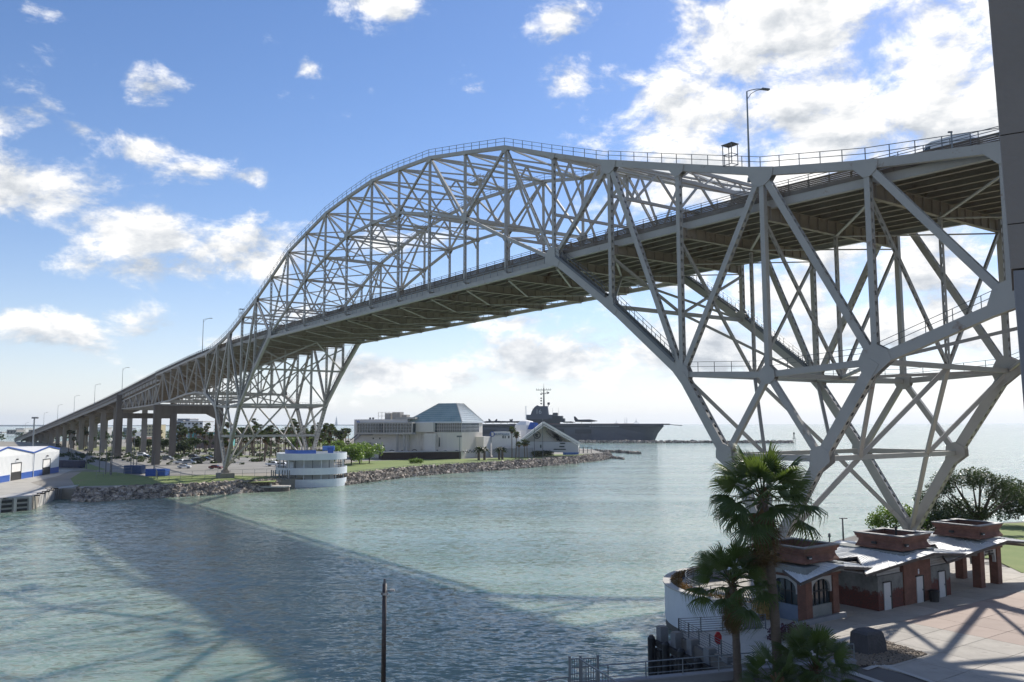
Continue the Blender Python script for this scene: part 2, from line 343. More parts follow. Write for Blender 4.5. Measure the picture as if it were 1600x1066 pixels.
def bank(line,inn,m=soilm):
    inn=[q+(q-a).normalized()*.0 for q,a in zip(inn,line)]
    b=MB()
    for (a,c),(a2,c2) in zip(zip(line[:-1],inn[:-1]),zip(line[1:],inn[1:])):
        b.quad((a.x,a.y,-1.3),(a2.x,a2.y,-1.3),(c2.x,c2.y,2.52),(c.x,c.y,2.52))
    return b.build('bank_slope',m,kind='structure')
bank(WL,in1); bank(WL2,in2)
rocks('riprap',WL,5.0,2.4,2100,.5,'grey riprap boulders along the bank below the far bridge pier',3)
rocks('riprap',WL2,5.0,2.5,6200,.55,'pale riprap boulders along the point in front of the aquarium',4)
rocks('riprap',[at(877,704,0),at(930,706,0),at(980,708.5,0),at(1003,710,0)],2.0,.8,330,.7,'low rock groyne running out from the tip of the point',5)
rocks('riprap',[at(905,692,0),at(1240,692.5,0)],3.5,1.2,1500,1.0,'long thin rock breakwater on the bay beyond the point',6)
rocks('riprap',[at(955,716,0),at(975,718,0)],2.0,.5,40,.6,'last scattered rocks at the very tip of the point',8)

# ------------------------------------------------------------ THE BRIDGE
br=thing('truss_bridge','huge pale grey steel cantilever truss bridge arching over the ship channel','bridge',BA,math.atan2(BD.y,BD.x))
def B(s,t,z): return Vector((s,-t,z))
p=11.811; SP=16*p
def sx(i): return i*p
UZ={0:43.96,1:47.52,2:51.16,3:55.47,4:59.91,5:62.33,6:64.65,7:65.64,8:66.28,-1:41.6,-2:39.95}
LZ={0:22.7,1:23.3,2:32.5,3:40.6,4:45.8,5:51.36,6:54.5,7:57.28,8:57.4,-1:23.3,-2:27.3,-3:28.1,-4:27.9,-5:27.2,-6:26.3,-7:26.0,-8:25.6}
LZ[8]=57.5
def road(s):
    d=abs(s-SP/2); T=((0,41.7),(55,41.6),(94.5,41.35),(136,40.2),(192,37.2),(265,32.4),(328,28.7),(451,22.3),(601,14.6),(840,2.6),(2000,2.6))
    for (a,za),(b_,zb) in zip(T[:-1],T[1:]):
        if d<=b_: return za+(zb-za)*(d-a)/(b_-a)
    return 2.6
def ii(i): return i if i<=8 else 16-i
def uz(i):
    k=ii(i)
    return UZ[k] if k in UZ else road(sx(i))-.9
def lz(i): return LZ[ii(i)]
TN=Vector((0,1,0))
def member(name,P,Q,w,h,perf=True,m=steel,parent=br,side=TN,cell=.95):
    """built-up box member: two solid web plates and two perforated cover plates"""
    mb=MB(); P=Vector(P);Q=Vector(Q);a=(Q-P);Ln=a.length;a.normalize();sd=side.normalized();b=a.cross(sd).normalized();sd=b.cross(a).normalized()
    if sd.dot(side)<0: sd=-sd
    if not perf:
        i=len(mb.v)
        for pp in (P,Q):
            for x,y in ((-1,-1),(1,-1),(1,1),(-1,1)): mb.v.append(tuple(pp+sd*(x*w/2)+b*(y*h/2)))
        for q in ((0,1,2,3),(7,6,5,4),(0,4,5,1),(1,5,6,2),(2,6,7,3),(3,7,4,0)): mb.f.append(tuple(i+k for k in q))
        return mb.build(name,m,parent)
    th=.035
    for x in (-1,1):   # webs
        c0=P+sd*(x*(w/2-th/2)); c1=Q+sd*(x*(w/2-th/2)); i=len(mb.v)
        for pp in (c0,c1):
            for u_,v_ in ((-1,-1),(1,-1),(1,1),(-1,1)): mb.v.append(tuple(pp+sd*(u_*th/2)+b*(v_*h/2)))
        for q in ((0,1,2,3),(7,6,5,4),(0,4,5,1),(1,5,6,2),(2,6,7,3),(3,7,4,0)): mb.f.append(tuple(i+k for k in q))
    n=max(2,int(Ln/cell)); cl=Ln/n; wi=w/2-th; hw=min(.16,w*.24); hl=cl*.24
    for y in (-1,1):
        off=b*(y*(h/2-.06))
        for k in range(n):
            c=P+a*(cl*(k+.5))+off; i=len(mb.v)
            for u_,v_ in ((-wi,-cl/2),(wi,-cl/2),(wi,cl/2),(-wi,cl/2),(-hw,-hl*.6),(0,-hl),(hw,-hl*.6),(hw,hl*.6),(0,hl),(-hw,hl*.6)):
                mb.v.append(tuple(c+sd*u_+a*v_))
            for q in ((0,1,6,5,4),(1,2,7,6),(2,3,9,8,7),(3,0,4,9)): mb.f.append(tuple(i+j for j in q))
    return mb.build(name,m,parent)
def hull(pts):
    pts=sorted(set((round(x,3),round(y,3)) for x,y in pts))
    def half(ps):
        h=[]
        for q in ps:
            while len(h)>1 and (h[-1][0]-h[-2][0])*(q[1]-h[-2][1])-(h[-1][1]-h[-2][1])*(q[0]-h[-2][0])<=0: h.pop()
            h.append(q)
        return h[:-1]
    return half(pts)+half(pts[::-1])
def rails(line,off_out,hh=1.15,step=2.36,m=rail_m,parent=None,nr=2,r=.032):
    mb=MB(); a,b_=line; n=max(1,round((b_-a).length/step)); up=Vector((0,0,1))
    for k in range(n+1):
        q=a.lerp(b_,k/n)+off_out; mb.beam(q,q+up*hh,r*2,r*2)
    for j in range(nr): z=hh*(1-j*.48); mb.beam(a+off_out+up*z,b_+off_out+up*z,r*1.8,r*1.8)
    return mb.build('handrail',m,parent)
def pier_pt(i,side):  # mid leg nodes
    s0=0 if i<8 else SP; return None
Pm={}   # leg nodes P: +-1 about each pier
for t_ in (0,BW):
    nodes={}
    def conn(key,P,Q,hw):
        nodes.setdefault(key,[]).append((Q-P,hw))
    def mem(name,kP,P,kQ,Q,w,h,perf=True,**k):
        o=member(name,P,Q,w,h,perf,**k); conn(kP,P,Q,h/2); conn(kQ,Q,P,h/2); return o
    U=lambda i: B(sx(i),t_,uz(i)); Lo=lambda i: B(sx(i),t_,lz(i))
    out=Vector((0,1,0)) if t_==0 else Vector((0,-1,0))   # local -t side is +y
    for i in range(-8,24):
        k=ii(i); k2=ii(i+1); big=(min(k,k2)<=2)
        h=.85 if min(k,k2)<=1 and max(k,k2)>-3 else .58
        o=mem('top_chord',('U',i),U(i),('U',i+1),U(i+1),.54,h,False)
        rails((U(i)+Vector((0,0,h/2)),U(i+1)+Vector((0,0,h/2))),out*.28,parent=o)
        hb=1.0 if (min(k,k2)>=-2 and max(k,k2)<=3) else .5
        nm='bottom_chord' if max(k,k2)<=3 else 'arch_chord'
        if (i,i+1) in ((-1,0),(0,1),(15,16),(16,17)): nm='bottom_strut'; hb=.62
        o=mem(nm,('L',i),Lo(i),('L',i+1),Lo(i+1),.62 if hb>.9 else .46,hb,False)
        if min(k,k2)>=-2 and max(k,k2)<=1: rails((Lo(i)+Vector((0,0,hb/2)),Lo(i+1)+Vector((0,0,hb/2))),out*.1,1.1,2.6,parent=o,r=.026)
        if 1<=min(k,k2) and max(k,k2)<=3:   # stair on the steep chord
            mb=MB(); a,c=Lo(i),Lo(i+1)
            if a.z>c.z: a,c=c,a
            L_=c-a; n=int(abs(L_.z)/.22); pz=Vector((0,0,1)); 
            for q in range(n):
                f=(q+.5)/n
                if f<.1 or f>.93: continue
                mb.box(tuple(a+L_*f+Vector((0,0,.95))),(abs(L_.x)/n*1.05,.75,.05)); mb.box(tuple(a+L_*f+Vector((-math.copysign(abs(L_.x)/n*.5,L_.x),0,.84))),(.04,.75,.2))
            for yy in (-.4,.4): mb.beam(a+L_*.08+Vector((0,yy,.8)),a+L_*.94+Vector((0,yy,.8)),.05,.3)
            mb.build('stair',rail_m,o)
            for yy in (-.42,.42): rails((a+L_*.08+Vector((0,yy,.9)),a+L_*.94+Vector((0,yy,.9))),Vector((0,0,0)),1.1,1.75,parent=o,r=.026)
    for i in range(-8,25):
        k=ii(i)
        vw=.46 if k<=2 and k>=-2 else .3
        zb=lz(i)
        if k>3:   # hanger goes on down to the deck tie
            mem('vertical',('U',i),U(i),('L',i),Lo(i),.42,.34,False)
            mem('hanger',('L',i),Lo(i),('D',i),B(sx(i),t_,39.9),.42,.38,True)
        elif k==3: mem('vertical',('U',i),U(i),('L',i),Lo(i),.46,.42,True)
        else: mem('vertical',('U',i),U(i),('L',i),Lo(i),.56 if k>-3 else .38,vw+.1,not(k==0))
    # diagonals
    dg=[]
    for c,m_ in ((0,1),(16,-1)):
        e=lambda j: c+m_*j
        dg+=[(('U',e(0)),('L',e(1)),.66,True),(('U',e(0)),('L',e(-1)),.72,True),(('U',e(2)),('L',e(1)),.68,True),(('U',e(2)),('L',e(3)),.54,True),
             (('U',e(4)),('L',e(3)),.36,True),(('U',e(4)),('L',e(5)),.4,True),(('U',e(6)),('L',e(5)),.4,False),(('U',e(6)),('L',e(7)),.36,True),
             (('U',e(-1)),('L',e(-2)),.68,True),(('U',e(-3)),('L',e(-2)),.36,True),(('U',e(-3)),('L',e(-4)),.4,True),(('U',e(-5)),('L',e(-4)),.4,True),(('U',e(-5)),('L',e(-6)),.4,True),(('U',e(-7)),('L',e(-6)),.4,True),(('U',e(-7)),('L',e(-8)),.4,True)]
    dg+=[(('U',8),('L',7),.34,False),(('U',8),('L',9),.34,False)]
    pt_=lambda k_: U(k_[1]) if k_[0]=='U' else Lo(k_[1])
    for a,c,h,pf in dg: mem('diagonal',a,pt_(a),c,pt_(c),.54 if h>.5 else .36,h,pf)
    # tower legs
    for c,m_ in ((0,1),(16,-1)):
        s0=sx(c); Ft=B(s0,t_,5.0)
        for j in (1,-1):
            e=c+m_*j; Lp=Lo(e); Pp=B(s0+m_*j*5.75,t_,14.35); Pm[(c,j,t_)]=Pp
            mem('tower_leg',('L',e),Lp,('P',e),Pp,.82,1.08,True); mem('tower_leg',('P',e),Pp,('F',c),Ft,.82,1.08,True)
            mem('tower_brace',('L',c),Lo(c),('P',e),Pp,.48,.62,False)
        mem('tower_brace',('P',c-1),Pm[(c,1,t_)],('P',c+1),Pm[(c,-1,t_)],.5,.6,False)
    # deck tie of the suspended arch
    for i in range(3,13):
        mem('deck_tie',('D',i) if i>3 else ('L',3),B(sx(i),t_,39.85),('D',i+1) if i<12 else ('L',13),B(sx(i+1),t_,39.85),.6,.62,False)
        o=MB(); a,c=B(sx(i),t_,40.2),B(sx(i+1),t_,40.2)
        rails((a,c),out*.25,1.0,1.97,m=lampm,parent=br)
    # gusset plates at the joints
    for key,lst in nodes.items():
        kd,i=key; k=ii(i) if kd!='F' else 0
        if kd=='P': k=0
        P=U(i) if kd=='U' else Lo(i) if kd=='L' else B(sx(i),t_,39.85) if kd=='D' else B(sx(i),t_,5.0) if kd=='F' else Pm[(0 if i<8 else 16, 1 if (i in (1,15)) else -1, t_)]
        r={('L',1):1.15,('L',-1):1.55,('L',-2):1.75,('L',0):.9,('U',0):1.5,('U',2):1.35,('U',1):1.1,('U',-1):1.15,('L',2):1.3,('L',3):1.6,('U',-2):1.3}.get((kd,k), 1.1 if kd=='P' else 1.5 if kd=='F' else (.85 if k>3 and k%2==(1 if kd=='L' else 0) else .5 if k>3 else .7))
        if kd=='D': r=.7
        big=(kd,k) in (('L',1),('L',-1),('L',-2))
        pts=[]
        for d,hw in lst:
            d=d.normalized(); x=Vector((-d.z,0,d.x)); rr=r*(1.0 if big else 1.05)
            for sg in (-1,1): q=P+d*rr+x*(sg*hw); pts.append((q.x,q.z))
        h_=hull(pts); mb=MB(); wd=(.82 if kd in 'PF' else .62 if k<=3 and k>-3 else .48)
        for sg in (-1,1):
            y0=P.y+sg*(wd/2+.012)
            mb.ext([(x,y0,z) for x,z in h_],(0,sg*.04,0))
        mb.build('gusset_plate',steel,br)
# foot bearings and pedestals
for c in (0,16):
    for t_ in (0,BW):
        P=B(sx(c),t_,0)
        MB().prism([(P.x-2.3,P.y-2),(P.x+2.3,P.y-2),(P.x+2.3,P.y+2),(P.x-2.3,P.y+2)],-1,3.9).build('pedestal',conc,br)
        MB().box((P.x,P.y,4.25),(2.2,1.7,.7)).box((P.x,P.y,4.75),(1.3,1.2,.5)).build('bearing',steel_d,br)
def cross(name,P,Q,w,h,perf=False,m=steel):
    a=(Q-P).normalized(); sd=a.cross(Vector((0,0,1)))
    if sd.length<.1: sd=Vector((1,0,0))
    return member(name,P,Q,w,h,perf,m,side=sd)
for i in range(-7,24):
    k=ii(i); a,c=B(sx(i),0,0),B(sx(i),BW,0); mid=B(sx(i),BW/2,0)
    zz_=lambda v,z: Vector((v.x,v.y,z))
    if k>=1:  # overhead struts and sway frames
        zu=uz(i); zl=(zu-1.5 if k==1 else 46.9 if k in(2,3) else lz(i))
        cross('top_strut',zz_(a,zu),zz_(c,zu),.32,.38)
        if k==1:
            n=12
            mb=MB()
            for q in range(n): mb.beam(a.lerp(c,q/n)+Vector((0,0,zu if q%2 else zl)),a.lerp(c,(q+1)/n)+Vector((0,0,zl if q%2 else zu)),.16,.18)
            mb.build('sway_brace',steel,br)
            cross('sway_strut',zz_(a,zl),zz_(c,zl),.4,.42)
        else:
            cross('sway_strut',zz_(a,zl),zz_(c,zl),.34,.38)
            n=6 if k in (2,3) else 4
            for q in range(n):
                cross('sway_brace',a.lerp(c,q/n)+Vector((0,0,zu if q%2==0 else zl)),a.lerp(c,(q+1)/n)+Vector((0,0,zl if q%2==0 else zu)),.26,.3)
            for e0,e1 in ((a,c),(c,a)):  # knee brackets
                d=(e1-e0).normalized(); mb=MB()
                for q in range(4):
                    f0,f1=q/4,(q+1)/4
                    mb.beam(e0+d*(.3+1.7*f0)+Vector((0,0,zl-2.0*(1-f0)**2)),e0+d*(.3+1.7*f1)+Vector((0,0,zl-2.0*(1-f1)**2)),.35,.22)
                mb.build('knee_bracket',steel,br)
        if k>=1 and i<15:   # top laterals between this joint line and the next
            m2=mid+Vector((p/2,0,(uz(i)+uz(i+1))/2))
            for e in (a,c):
                cross('top_lateral',zz_(e,zu),m2,.22,.24); cross('top_lateral',m2,Vector((e.x+p,e.y,uz(i+1))),.22,.24)
        if k>=4 and i<12:
            m2=mid+Vector((p/2,0,(lz(i)+lz(i+1))/2))
            for e in (a,c):
                cross('arch_lateral',zz_(e,lz(i)),m2,.2,.22); cross('arch_lateral',m2,Vector((e.x+p,e.y,lz(i+1))),.2,.22)
    if k<=2:  # frames under the deck
        zl=lz(i); zu=38.9 if k>-4 else road(sx(i))-3.2
        cross('bottom_cross_strut',zz_(a,zl),zz_(c,zl),.42,.5)
        if k>-8:
            for e in (a,c): cross('sway_brace',zz_(e,zu),zz_(mid,zl),.28,.34,perf=(abs(k)<=2 and i<8))
            if abs(k)<=1: cross('mid_post',zz_(mid,zl),zz_(mid,zu),.34,.36,perf=(i<8))
# laterals in the plane of the bottom chord, K pattern
for c,m_ in ((0,1),(16,-1)):
    e=lambda j:c+m_*j
    for j0,j1 in ((3,2),(2,1),(0,1),(0,-1),(-2,-1),(-3,-2),(-4,-3),(-5,-4),(-6,-5),(-7,-6)):
        a,b_=e(j0),e(j1)
        mz=lz(a) if j0!=3 else 39.2
        for t_ in (0,BW): cross('bottom_lateral',B(sx(a),BW/2,mz),B(sx(b_),t_,lz(b_)),.28,.32)
    # tower sway: W between struts, then down to the feet
    s0=sx(c)
    for j in (1,-1):
        Pn,Pf=Pm[(c,j,0)],Pm[(c,j,BW)]; ei=c+m_*j
        Ln,Lf=B(sx(ei),0,lz(ei)),B(sx(ei),BW,lz(ei)); M=(Ln+Lf)/2
        q1=Pn.lerp(Pf,.25); q3=Pn.lerp(Pf,.75)
        cross('tower_cross_strut',Pn,Pf,.45,.5)
        for x,y in ((Ln,q1),(q1,M),(M,q3),(q3,Lf)): cross('tower_sway',x,y,.36,.42)
        cross('tower_sway',q1,B(s0,0,5.2),.38,.46); cross('tower_sway',q3,B(s0,BW,5.2),.38,.46)
# ---- deck
def deck_piece(s0,s1,first=True,steelspan=True):
    z0,z1=road(s0),road(s1)
    mb=MB(); 
    mb.ext([B(s0,1.0,z0),B(s0,BW-1,z0),B(s0,BW-1,z0-.26),B(s0,1.0,z0-.26)],(0,0,0)) if False else None
    def slab(t0,t1,h0,h1):
        i=len(mb.v)
        for s_,z in ((s0,z0),(s1,z1)):
            for t_,hh in ((t0,h0),(t1,h0),(t1,h1),(t0,h1)): mb.v.append(tuple(B(s_,t_,z+hh)))
        for q in ((0,1,2,3),(7,6,5,4),(0,4,5,1),(1,5,6,2),(2,6,7,3),(3,7,4,0)): mb.f.append(tuple(i+k for k in q))
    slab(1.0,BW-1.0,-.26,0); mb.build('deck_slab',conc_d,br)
    for t0,t1 in ((.95,1.25),(BW-1.25,BW-.95)):
        mb=MB(); slab(t0,t1,-.3,.14); 
        for h0 in (.22,.40,.58,.76): slab(t0+.06,t1-.06,h0,h0+.11)
        n=5
        for q in range(n+1):
            f=q/n; s_=s0+(s1-s0)*f; z=z0+(z1-z0)*f; mb.box(tuple(B(s_,(t0+t1)/2,z+.5)),(.16,.12,.8))
        slab(t0+.02,t1-.02,.84,.92)
        o=mb.build('parapet',conc_d,br)
        rails((B(s0,(t0+t1)/2,z0+.9),B(s1,(t0+t1)/2,z1+.9)),Vector((0,0,0)),.55,2.36,parent=o,nr=2,r=.03)
    for t0 in (1.15,BW-1.15):
        mb=MB(); slab(t0-.14,t0+.14,-1.15,-.27); slab(t0-.25,t0+.25,-1.19,-1.15)
        mb.build('fascia_girder',steel if steelspan else conc,br)
    for q in range(9):
        t0=3.4+q*(BW-6.8)/8
        mb=MB(); slab(t0-.03,t0+.03,-.95,-.27); slab(t0-.17,t0+.17,-1.0,-.95)
        mb.build('stringer',steel_d,br)
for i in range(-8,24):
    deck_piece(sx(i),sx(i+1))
for i in range(-8,25):
    s_=sx(i); z=road(s_)-1.02; k=ii(i); dp=2.05 if k>=2 else 1.5
    zb=min(z-1.2, 39.55) if k>=1 else z-dp
    mb=MB(); mb.box(tuple(B(s_,BW/2,(z+zb)/2)),(.05,BW-.6,z-zb)); mb.box(tuple(B(s_,BW/2,z-.02)),(.45,BW-.6,.05)); mb.box(tuple(B(s_,BW/2,zb+.02)),(.5,BW-.6,.06))
    n=15
    for q in range(n):
        for sg in (-1,1): mb.box(tuple(B(s_+sg*.12,1+q*(BW-2)/(n-1),(z+zb)/2)),(.18,.03,z-zb-.1))
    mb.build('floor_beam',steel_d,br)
    if i<24:
        z2=(zb-.15); s2=sx(i+1)
        zz2=min(road(s2)-2.22,39.4) if ii(i+1)>=1 else road(s2)-2.67
        cross('deck_lateral',B(s_,.5,z2),B(s2,BW/2,zz2),.26,.12); cross('deck_lateral',B(s2,BW/2,zz2),B(s_,BW-.5,z2),.26,.12)
# approach spans
def bent(s,heavy=False,w=BW):
    zt=road(s)-1.9
    if heavy:
        zt=min(zt,25.4-.2) if abs(s-24*p)<2 or abs(s+8*p)<2 else zt
        P=[B(s,t_,0) for t_ in (1.0,BW-1.0)]
        for q in P:
            mb=MB(); x,y=q.x,q.y
            mb.prism([(x-1.17,y-1.3),(x-.25,y-1.3),(x-.25,y-1),(x+.25,y-1),(x+.25,y-1.3),(x+1.17,y-1.3),(x+1.17,y+1.3),(x+.25,y+1.3),(x+.25,y+1),(x-.25,y+1),(x-.25,y+1.3),(x-1.17,y+1.3)],1.5,zt)
            mb.build('pier_column',conc_d,br)
        q0,q1=P; mb=MB(); y0,y1=q1.y,q0.y; x0,x1=q0.x-.9,q0.x+.9
        pr=[(y0+1.1,zt-5.4),(y0+5,zt-3.4),(y1-5,zt-3.4),(y1-1.1,zt-5.4),(y1-1.1,zt-.3),(y0+1.1,zt-.3)]
        mb.ext([(x0,y,z) for y,z in pr],(x1-x0,0,0)); mb.build('pier_cap',conc_d,br)
    else:
        for t_ in (6,BW-6): q=B(s,t_,0); MB().bb(q.x-.9,q.y-1.2,1.5,q.x+.9,q.y+1.2,zt-1.2).build('bent_column',conc,br)
        mb=MB(); y0,y1=B(s,BW-1.5,0).y,B(s,1.5,0).y
        pr=[(y0,zt-.9),(y0+4,zt-2.2),(y1-4,zt-2.2),(y1,zt-.9),(y1,zt),(y0,zt)]
        mb.ext([(s-.85,y,z) for y,z in pr],(1.7,0,0)); mb.build('bent_cap',conc,br)
bent(24*p,True)
# underslung trusses of the next span
s24=24*p; s30=s24+77
for t_ in (1.6,BW-1.6):
    zt_=lambda s: road(s)-4.0
    n=12
    zl_=lambda s: 25.6-(s-s24)*.012 if s<s30-20 else 25.6-(s30-20-s24)*.012
    for k in range(n):
        a,b_=s24+77*k/n,s24+77*(k+1)/n
        for nm,P,Q,h in (('top_chord',B(a,t_,zt_(a)),B(b_,t_,zt_(b_)),.5),('bottom_chord',B(a,t_,zl_(a)),B(b_,t_,zl_(b_)),.5),
            ('diagonal',B(a,t_,zl_(a) if k%2==0 else zt_(a)),B(b_,t_,zt_(b_) if k%2==0 else zl_(b_)),.35),('vertical',B(b_,t_,zl_(b_)),B(b_,t_,zt_(b_)),.32)):
            member(nm,P,Q,.4,h,False)
for k in range(13):
    a=s24+77*k/12; cross('bottom_cross_strut',B(a,1.6,25.4-(a-s24)*.012),B(a,BW-1.6,25.4-(a-s24)*.012),.3,.35)
    if k<12:
        b_=a+77/12; cross('bottom_lateral',B(a,1.6,25.3-(a-s24)*.012),B(b_,BW-1.6,25.2-(b_-s24)*.012),.25,.25)
    mb=MB(); z=road(a); mb.box(tuple(B(a,BW/2,z-2.6)),(.4,BW-2.5,2.8)); mb.build('floor_beam',steel_d,br)
ss=s24
def approach(s0,s1,sg=1):
    deck_piece(s0,s1,steelspan=False)
    z0,z1=road(s0),road(s1)
    for t0 in (1.6,BW-1.6,7,13,18.5):
        mb=MB(); i=len(mb.v)
        for s_,z in ((s0,z0),(s1,z1)):
            for tt,hh in ((t0-.2,-1.0),(t0+.2,-1.0),(t0+.2,-2.7),(t0-.2,-2.7)): mb.v.append(tuple(B(s_,tt,z+hh)))
        for q in ((0,1,2,3),(7,6,5,4),(0,4,5,1),(1,5,6,2),(2,6,7,3),(3,7,4,0)): mb.f.append(tuple(i+k for k in q))
        mb.build('approach_girder',steel_d if t0>2 else mat('grey girder paint',(.33,.31,.28),.6,(.22,.2,.18),.4),br)
for k in range(4): approach(s24+k*19.25,s24+(k+1)*19.25)
# tall end bent
def endbent(s):
    zt=road(s)-1.0
    for t_ in (.8,BW-.8): q=B(s,t_,0); MB().bb(q.x-.9,q.y-1.4,1.5,q.x+.9,q.y+1.4,zt).build('pier_column',conc_d,br)
    mb=MB(); q=B(s,BW/2,0); mb.box((q.x,q.y,zt-9.6),(1.6,BW-4,2.4)); mb.box((q.x,q.y,zt-1.8),(1.5,BW-2,3.0)); mb.build('pier_cap',conc_d,br)
endbent(s30)
s=s30; 
while s<930:
    approach(s,s+38); s+=38
    if road(s)>6: bent(s)
s=-8*p
bent(s,True)
for k in range(4): approach(s-(k+1)*38,s-k*38); bent(s-(k+1)*38)
# hoist cages on the top chords, ladder on the second vertical
for i_,t_ in ((.35,0),(15.1,0)):
    a=B(sx(i_),t_,uz(int(i_))+ (uz(int(i_)+1)-uz(int(i_)))*(i_-int(i_))+.5); mb=MB()
    for dx in (-.6,.6):
        for dy in (-.5,.5): mb.beam(a+Vector((dx,dy,0)),a+Vector((dx,dy,2.3)),.07,.07)
    for z in (0.05,1.2,2.3):
        for dx in (-.6,.6): mb.beam(a+Vector((dx,-.5,z)),a+Vector((dx,.5,z)),.06,.06)
        for dy in (-.5,.5): mb.beam(a+Vector((-.6,dy,z)),a+Vector((.6,dy,z)),.06,.06)
    mb.box(tuple(a+Vector((0,0,2.35))),(1.5,1.2,.06)); mb.build('access_cage',rail_m,br)
for t_ in (.9,BW+.9):
    mb=MB(); a=B(sx(2)+.8,t_,lz(2)+1); 
    for dx in (-.25,.25): mb.beam(a+Vector((dx,0,0)),Vector((a.x+dx,a.y,39.5)),.05,.05)
    z=a.z
    while z<39.4: mb.beam(Vector((a.x-.25,a.y,z)),Vector((a.x+.25,a.y,z)),.03,.03); z+=.35
    z=a.z+2
    while z<39.4:
        for q in range(8):
            t0,t1=math.pi*q/8,math.pi*(q+1)/8; mb.beam(Vector((a.x+.45*math.cos(t0),a.y+.7*math.sin(t0),z)),Vector((a.x+.45*math.cos(t1),a.y+.7*math.sin(t1),z)),.04,.04)
        z+=1.3
    mb.build('ladder',rail_m,br)
# maintenance gantries hung under top bracing
for i_ in (3.6,6.5,9.5):
    mb=MB(); z=uz(int(i_))+(uz(int(i_)+1)-uz(int(i_)))*(i_%1)-1.2; a=B(sx(i_),BW*.55,z)
    mb.box(tuple(a),(4.5,1.6,.12)); mb.box(tuple(a+Vector((0,0,1))),(4.5,.08,.08)); mb.box(tuple(a+Vector((0,.8,1))),(4.5,.06,.06)); mb.box(tuple(a+Vector((0,-.8,1))),(4.5,.06,.06))
    for dx in (-2.2,0,2.2):
        for dy in (-.8,.8): mb.beam(a+Vector((dx,dy,0)),a+Vector((dx,dy,1.1)),.06,.06)
    mb.build('sign_gantry',steel,br)
# street lamps on the deck: pole with a curved arm
def lamp(s,t,label,arm=1,zoff=0,H=10.5):
    o=thing('street_lamp',label,'street lamp',S(s,t,road(s)+zoff),0,'street lamps along the bridge deck')
    mb=MB(); mb.cyl((0,0,0),(0,0,H),.13,.08,8); mb.cyl((0,0,0),(0,0,.5),.28,.2,8); mb.build('pole',lampm,o)
    d=(BD*-1*.35+BN*arm).normalized(); pts=[Vector((0,0,H-.9)),Vector((0,0,H-.2))+d*.5,Vector((0,0,H+.25))+d*1.2,Vector((0,0,H+.45))+d*2.0]
    pts2=[Vector((0,0,H)),Vector((0,0,H+.2))+d*.5,Vector((0,0,H+.4))+d*1.2,Vector((0,0,H+.5))+d*2.0]
    mb=MB().tube([tuple(q) for q in pts],.04).tube([tuple(q) for q in pts2],.05); mb.build('arm',lampm,o)
    mb=MB(); q=Vector((0,0,H+.5))+d*2.3; mb.box(tuple(q),(.9,.34,.16),math.atan2(d.y,d.x)); mb.build('lamp_head',rail_m,o); return o
lamp(1.8,.2,'tall street lamp standing above the near tower of the bridge',1,2.0,10.0)
lamp(220.5,.6,'street lamp above the bottom of the arch slope on the far bridge deck',1,0,11)
for k,(u_,nm) in enumerate(((187,'first'),(145,'second'),(114,'third'),(89,'fourth'),(68,'fifth'),(40,'sixth'))):
    r=ray(u_,640); kk=((BA.dot(BN))/(Vector((r.x,r.y,0)).dot(BN))); P=Vector((r.x*kk,r.y*kk,0))-BA
    lamp(P.dot(BD),.6,f'{nm} street lamp along the approach ramp counted from the steel span',1,0,10.5)
# ------------------------------------------------------------ NORTH BANK
def local(P,O,rz):
    d=P-O; c,s=math.cos(-rz),math.sin(-rz); return Vector((d.x*c-d.y*s, d.x*s+d.y*c, d.z))
# round white lookout rings round the far tower foot
ctr=deep(486.5,758,245.5)
rt=thing('round_lookout','white round three tier lookout with blue top wall round the far tower foot','lookout',(ctr.x,ctr.y,0))
rnd=random.Random(3)
RR=10.1
for k,(z0,z1,r) in enumerate(((-.1,2.15,RR),(3.45,5.35,RR+.1),(7.55,9.4,RR))):
    MB().ring((0,0),r-.25,r,z0,z1,n=56).ring((0,0),2,r-.2,z0+.1,z0+.4,n=56).build('ring_wall',whitep,rt)
MB().ring((0,0),RR-.6,RR-.12,-1.5,-.1,n=56).build('footing',blackm,rt)
for z0,z1 in ((1.2,3.5),(4.6,7.6)):
    MB().ring((0,0),7.0,7.25,z0,z1,a0=R(160),a1=R(345),n=32).build('inner_wall',mat('grey inner wall paint',(.50,.51,.50),.6,(.42,.43,.43),.6),rt)  # inner walls in a plain grey, darker than the ring walls
mb=MB()
for k in range(26):
    a=R(-70+k*11)
for k in range(24):
    a=2*math.pi*k/24; 
    mb=MB(); mb.cyl((9.3*math.cos(a),9.3*math.sin(a),.9),(9.3*math.cos(a),9.3*math.sin(a),7.6),.12,n=8); mb.build('post',rail_m if k%2 else whitep,rt)
MB().ring((0,0),RR-2.6,RR-2.4,9.2,10.35,a0=R(195),a1=R(292),n=24).build('blue_wall',bluep,rt)
MB().box((5.2,-1.5,10.7),(3.4,2.4,1.3),R(10)).build('blue_booth',mat('pale blue booth',(.10,.22,.52),.5,(.08,.18,.45),1),rt)
MB().box((6.3,-3.9,10.2),(1.6,1.0,1.6),R(10)).build('blue_box',bluep,rt)
MB().ring((-4.0,-6.9),.15,.6,5.35,6.9,n=16).build('life_ring_case',whitep,rt)
for a_,z_ in ((262,2.6),(285,2.6),(262,6.2),(285,6.2),(305,6.2)): MB().cyl((7.3*math.cos(R(a_)),7.3*math.sin(R(a_)),z_),(7.4*math.cos(R(a_)),7.4*math.sin(R(a_)),z_),.18,n=8).build('wall_light',conc_l,rt)
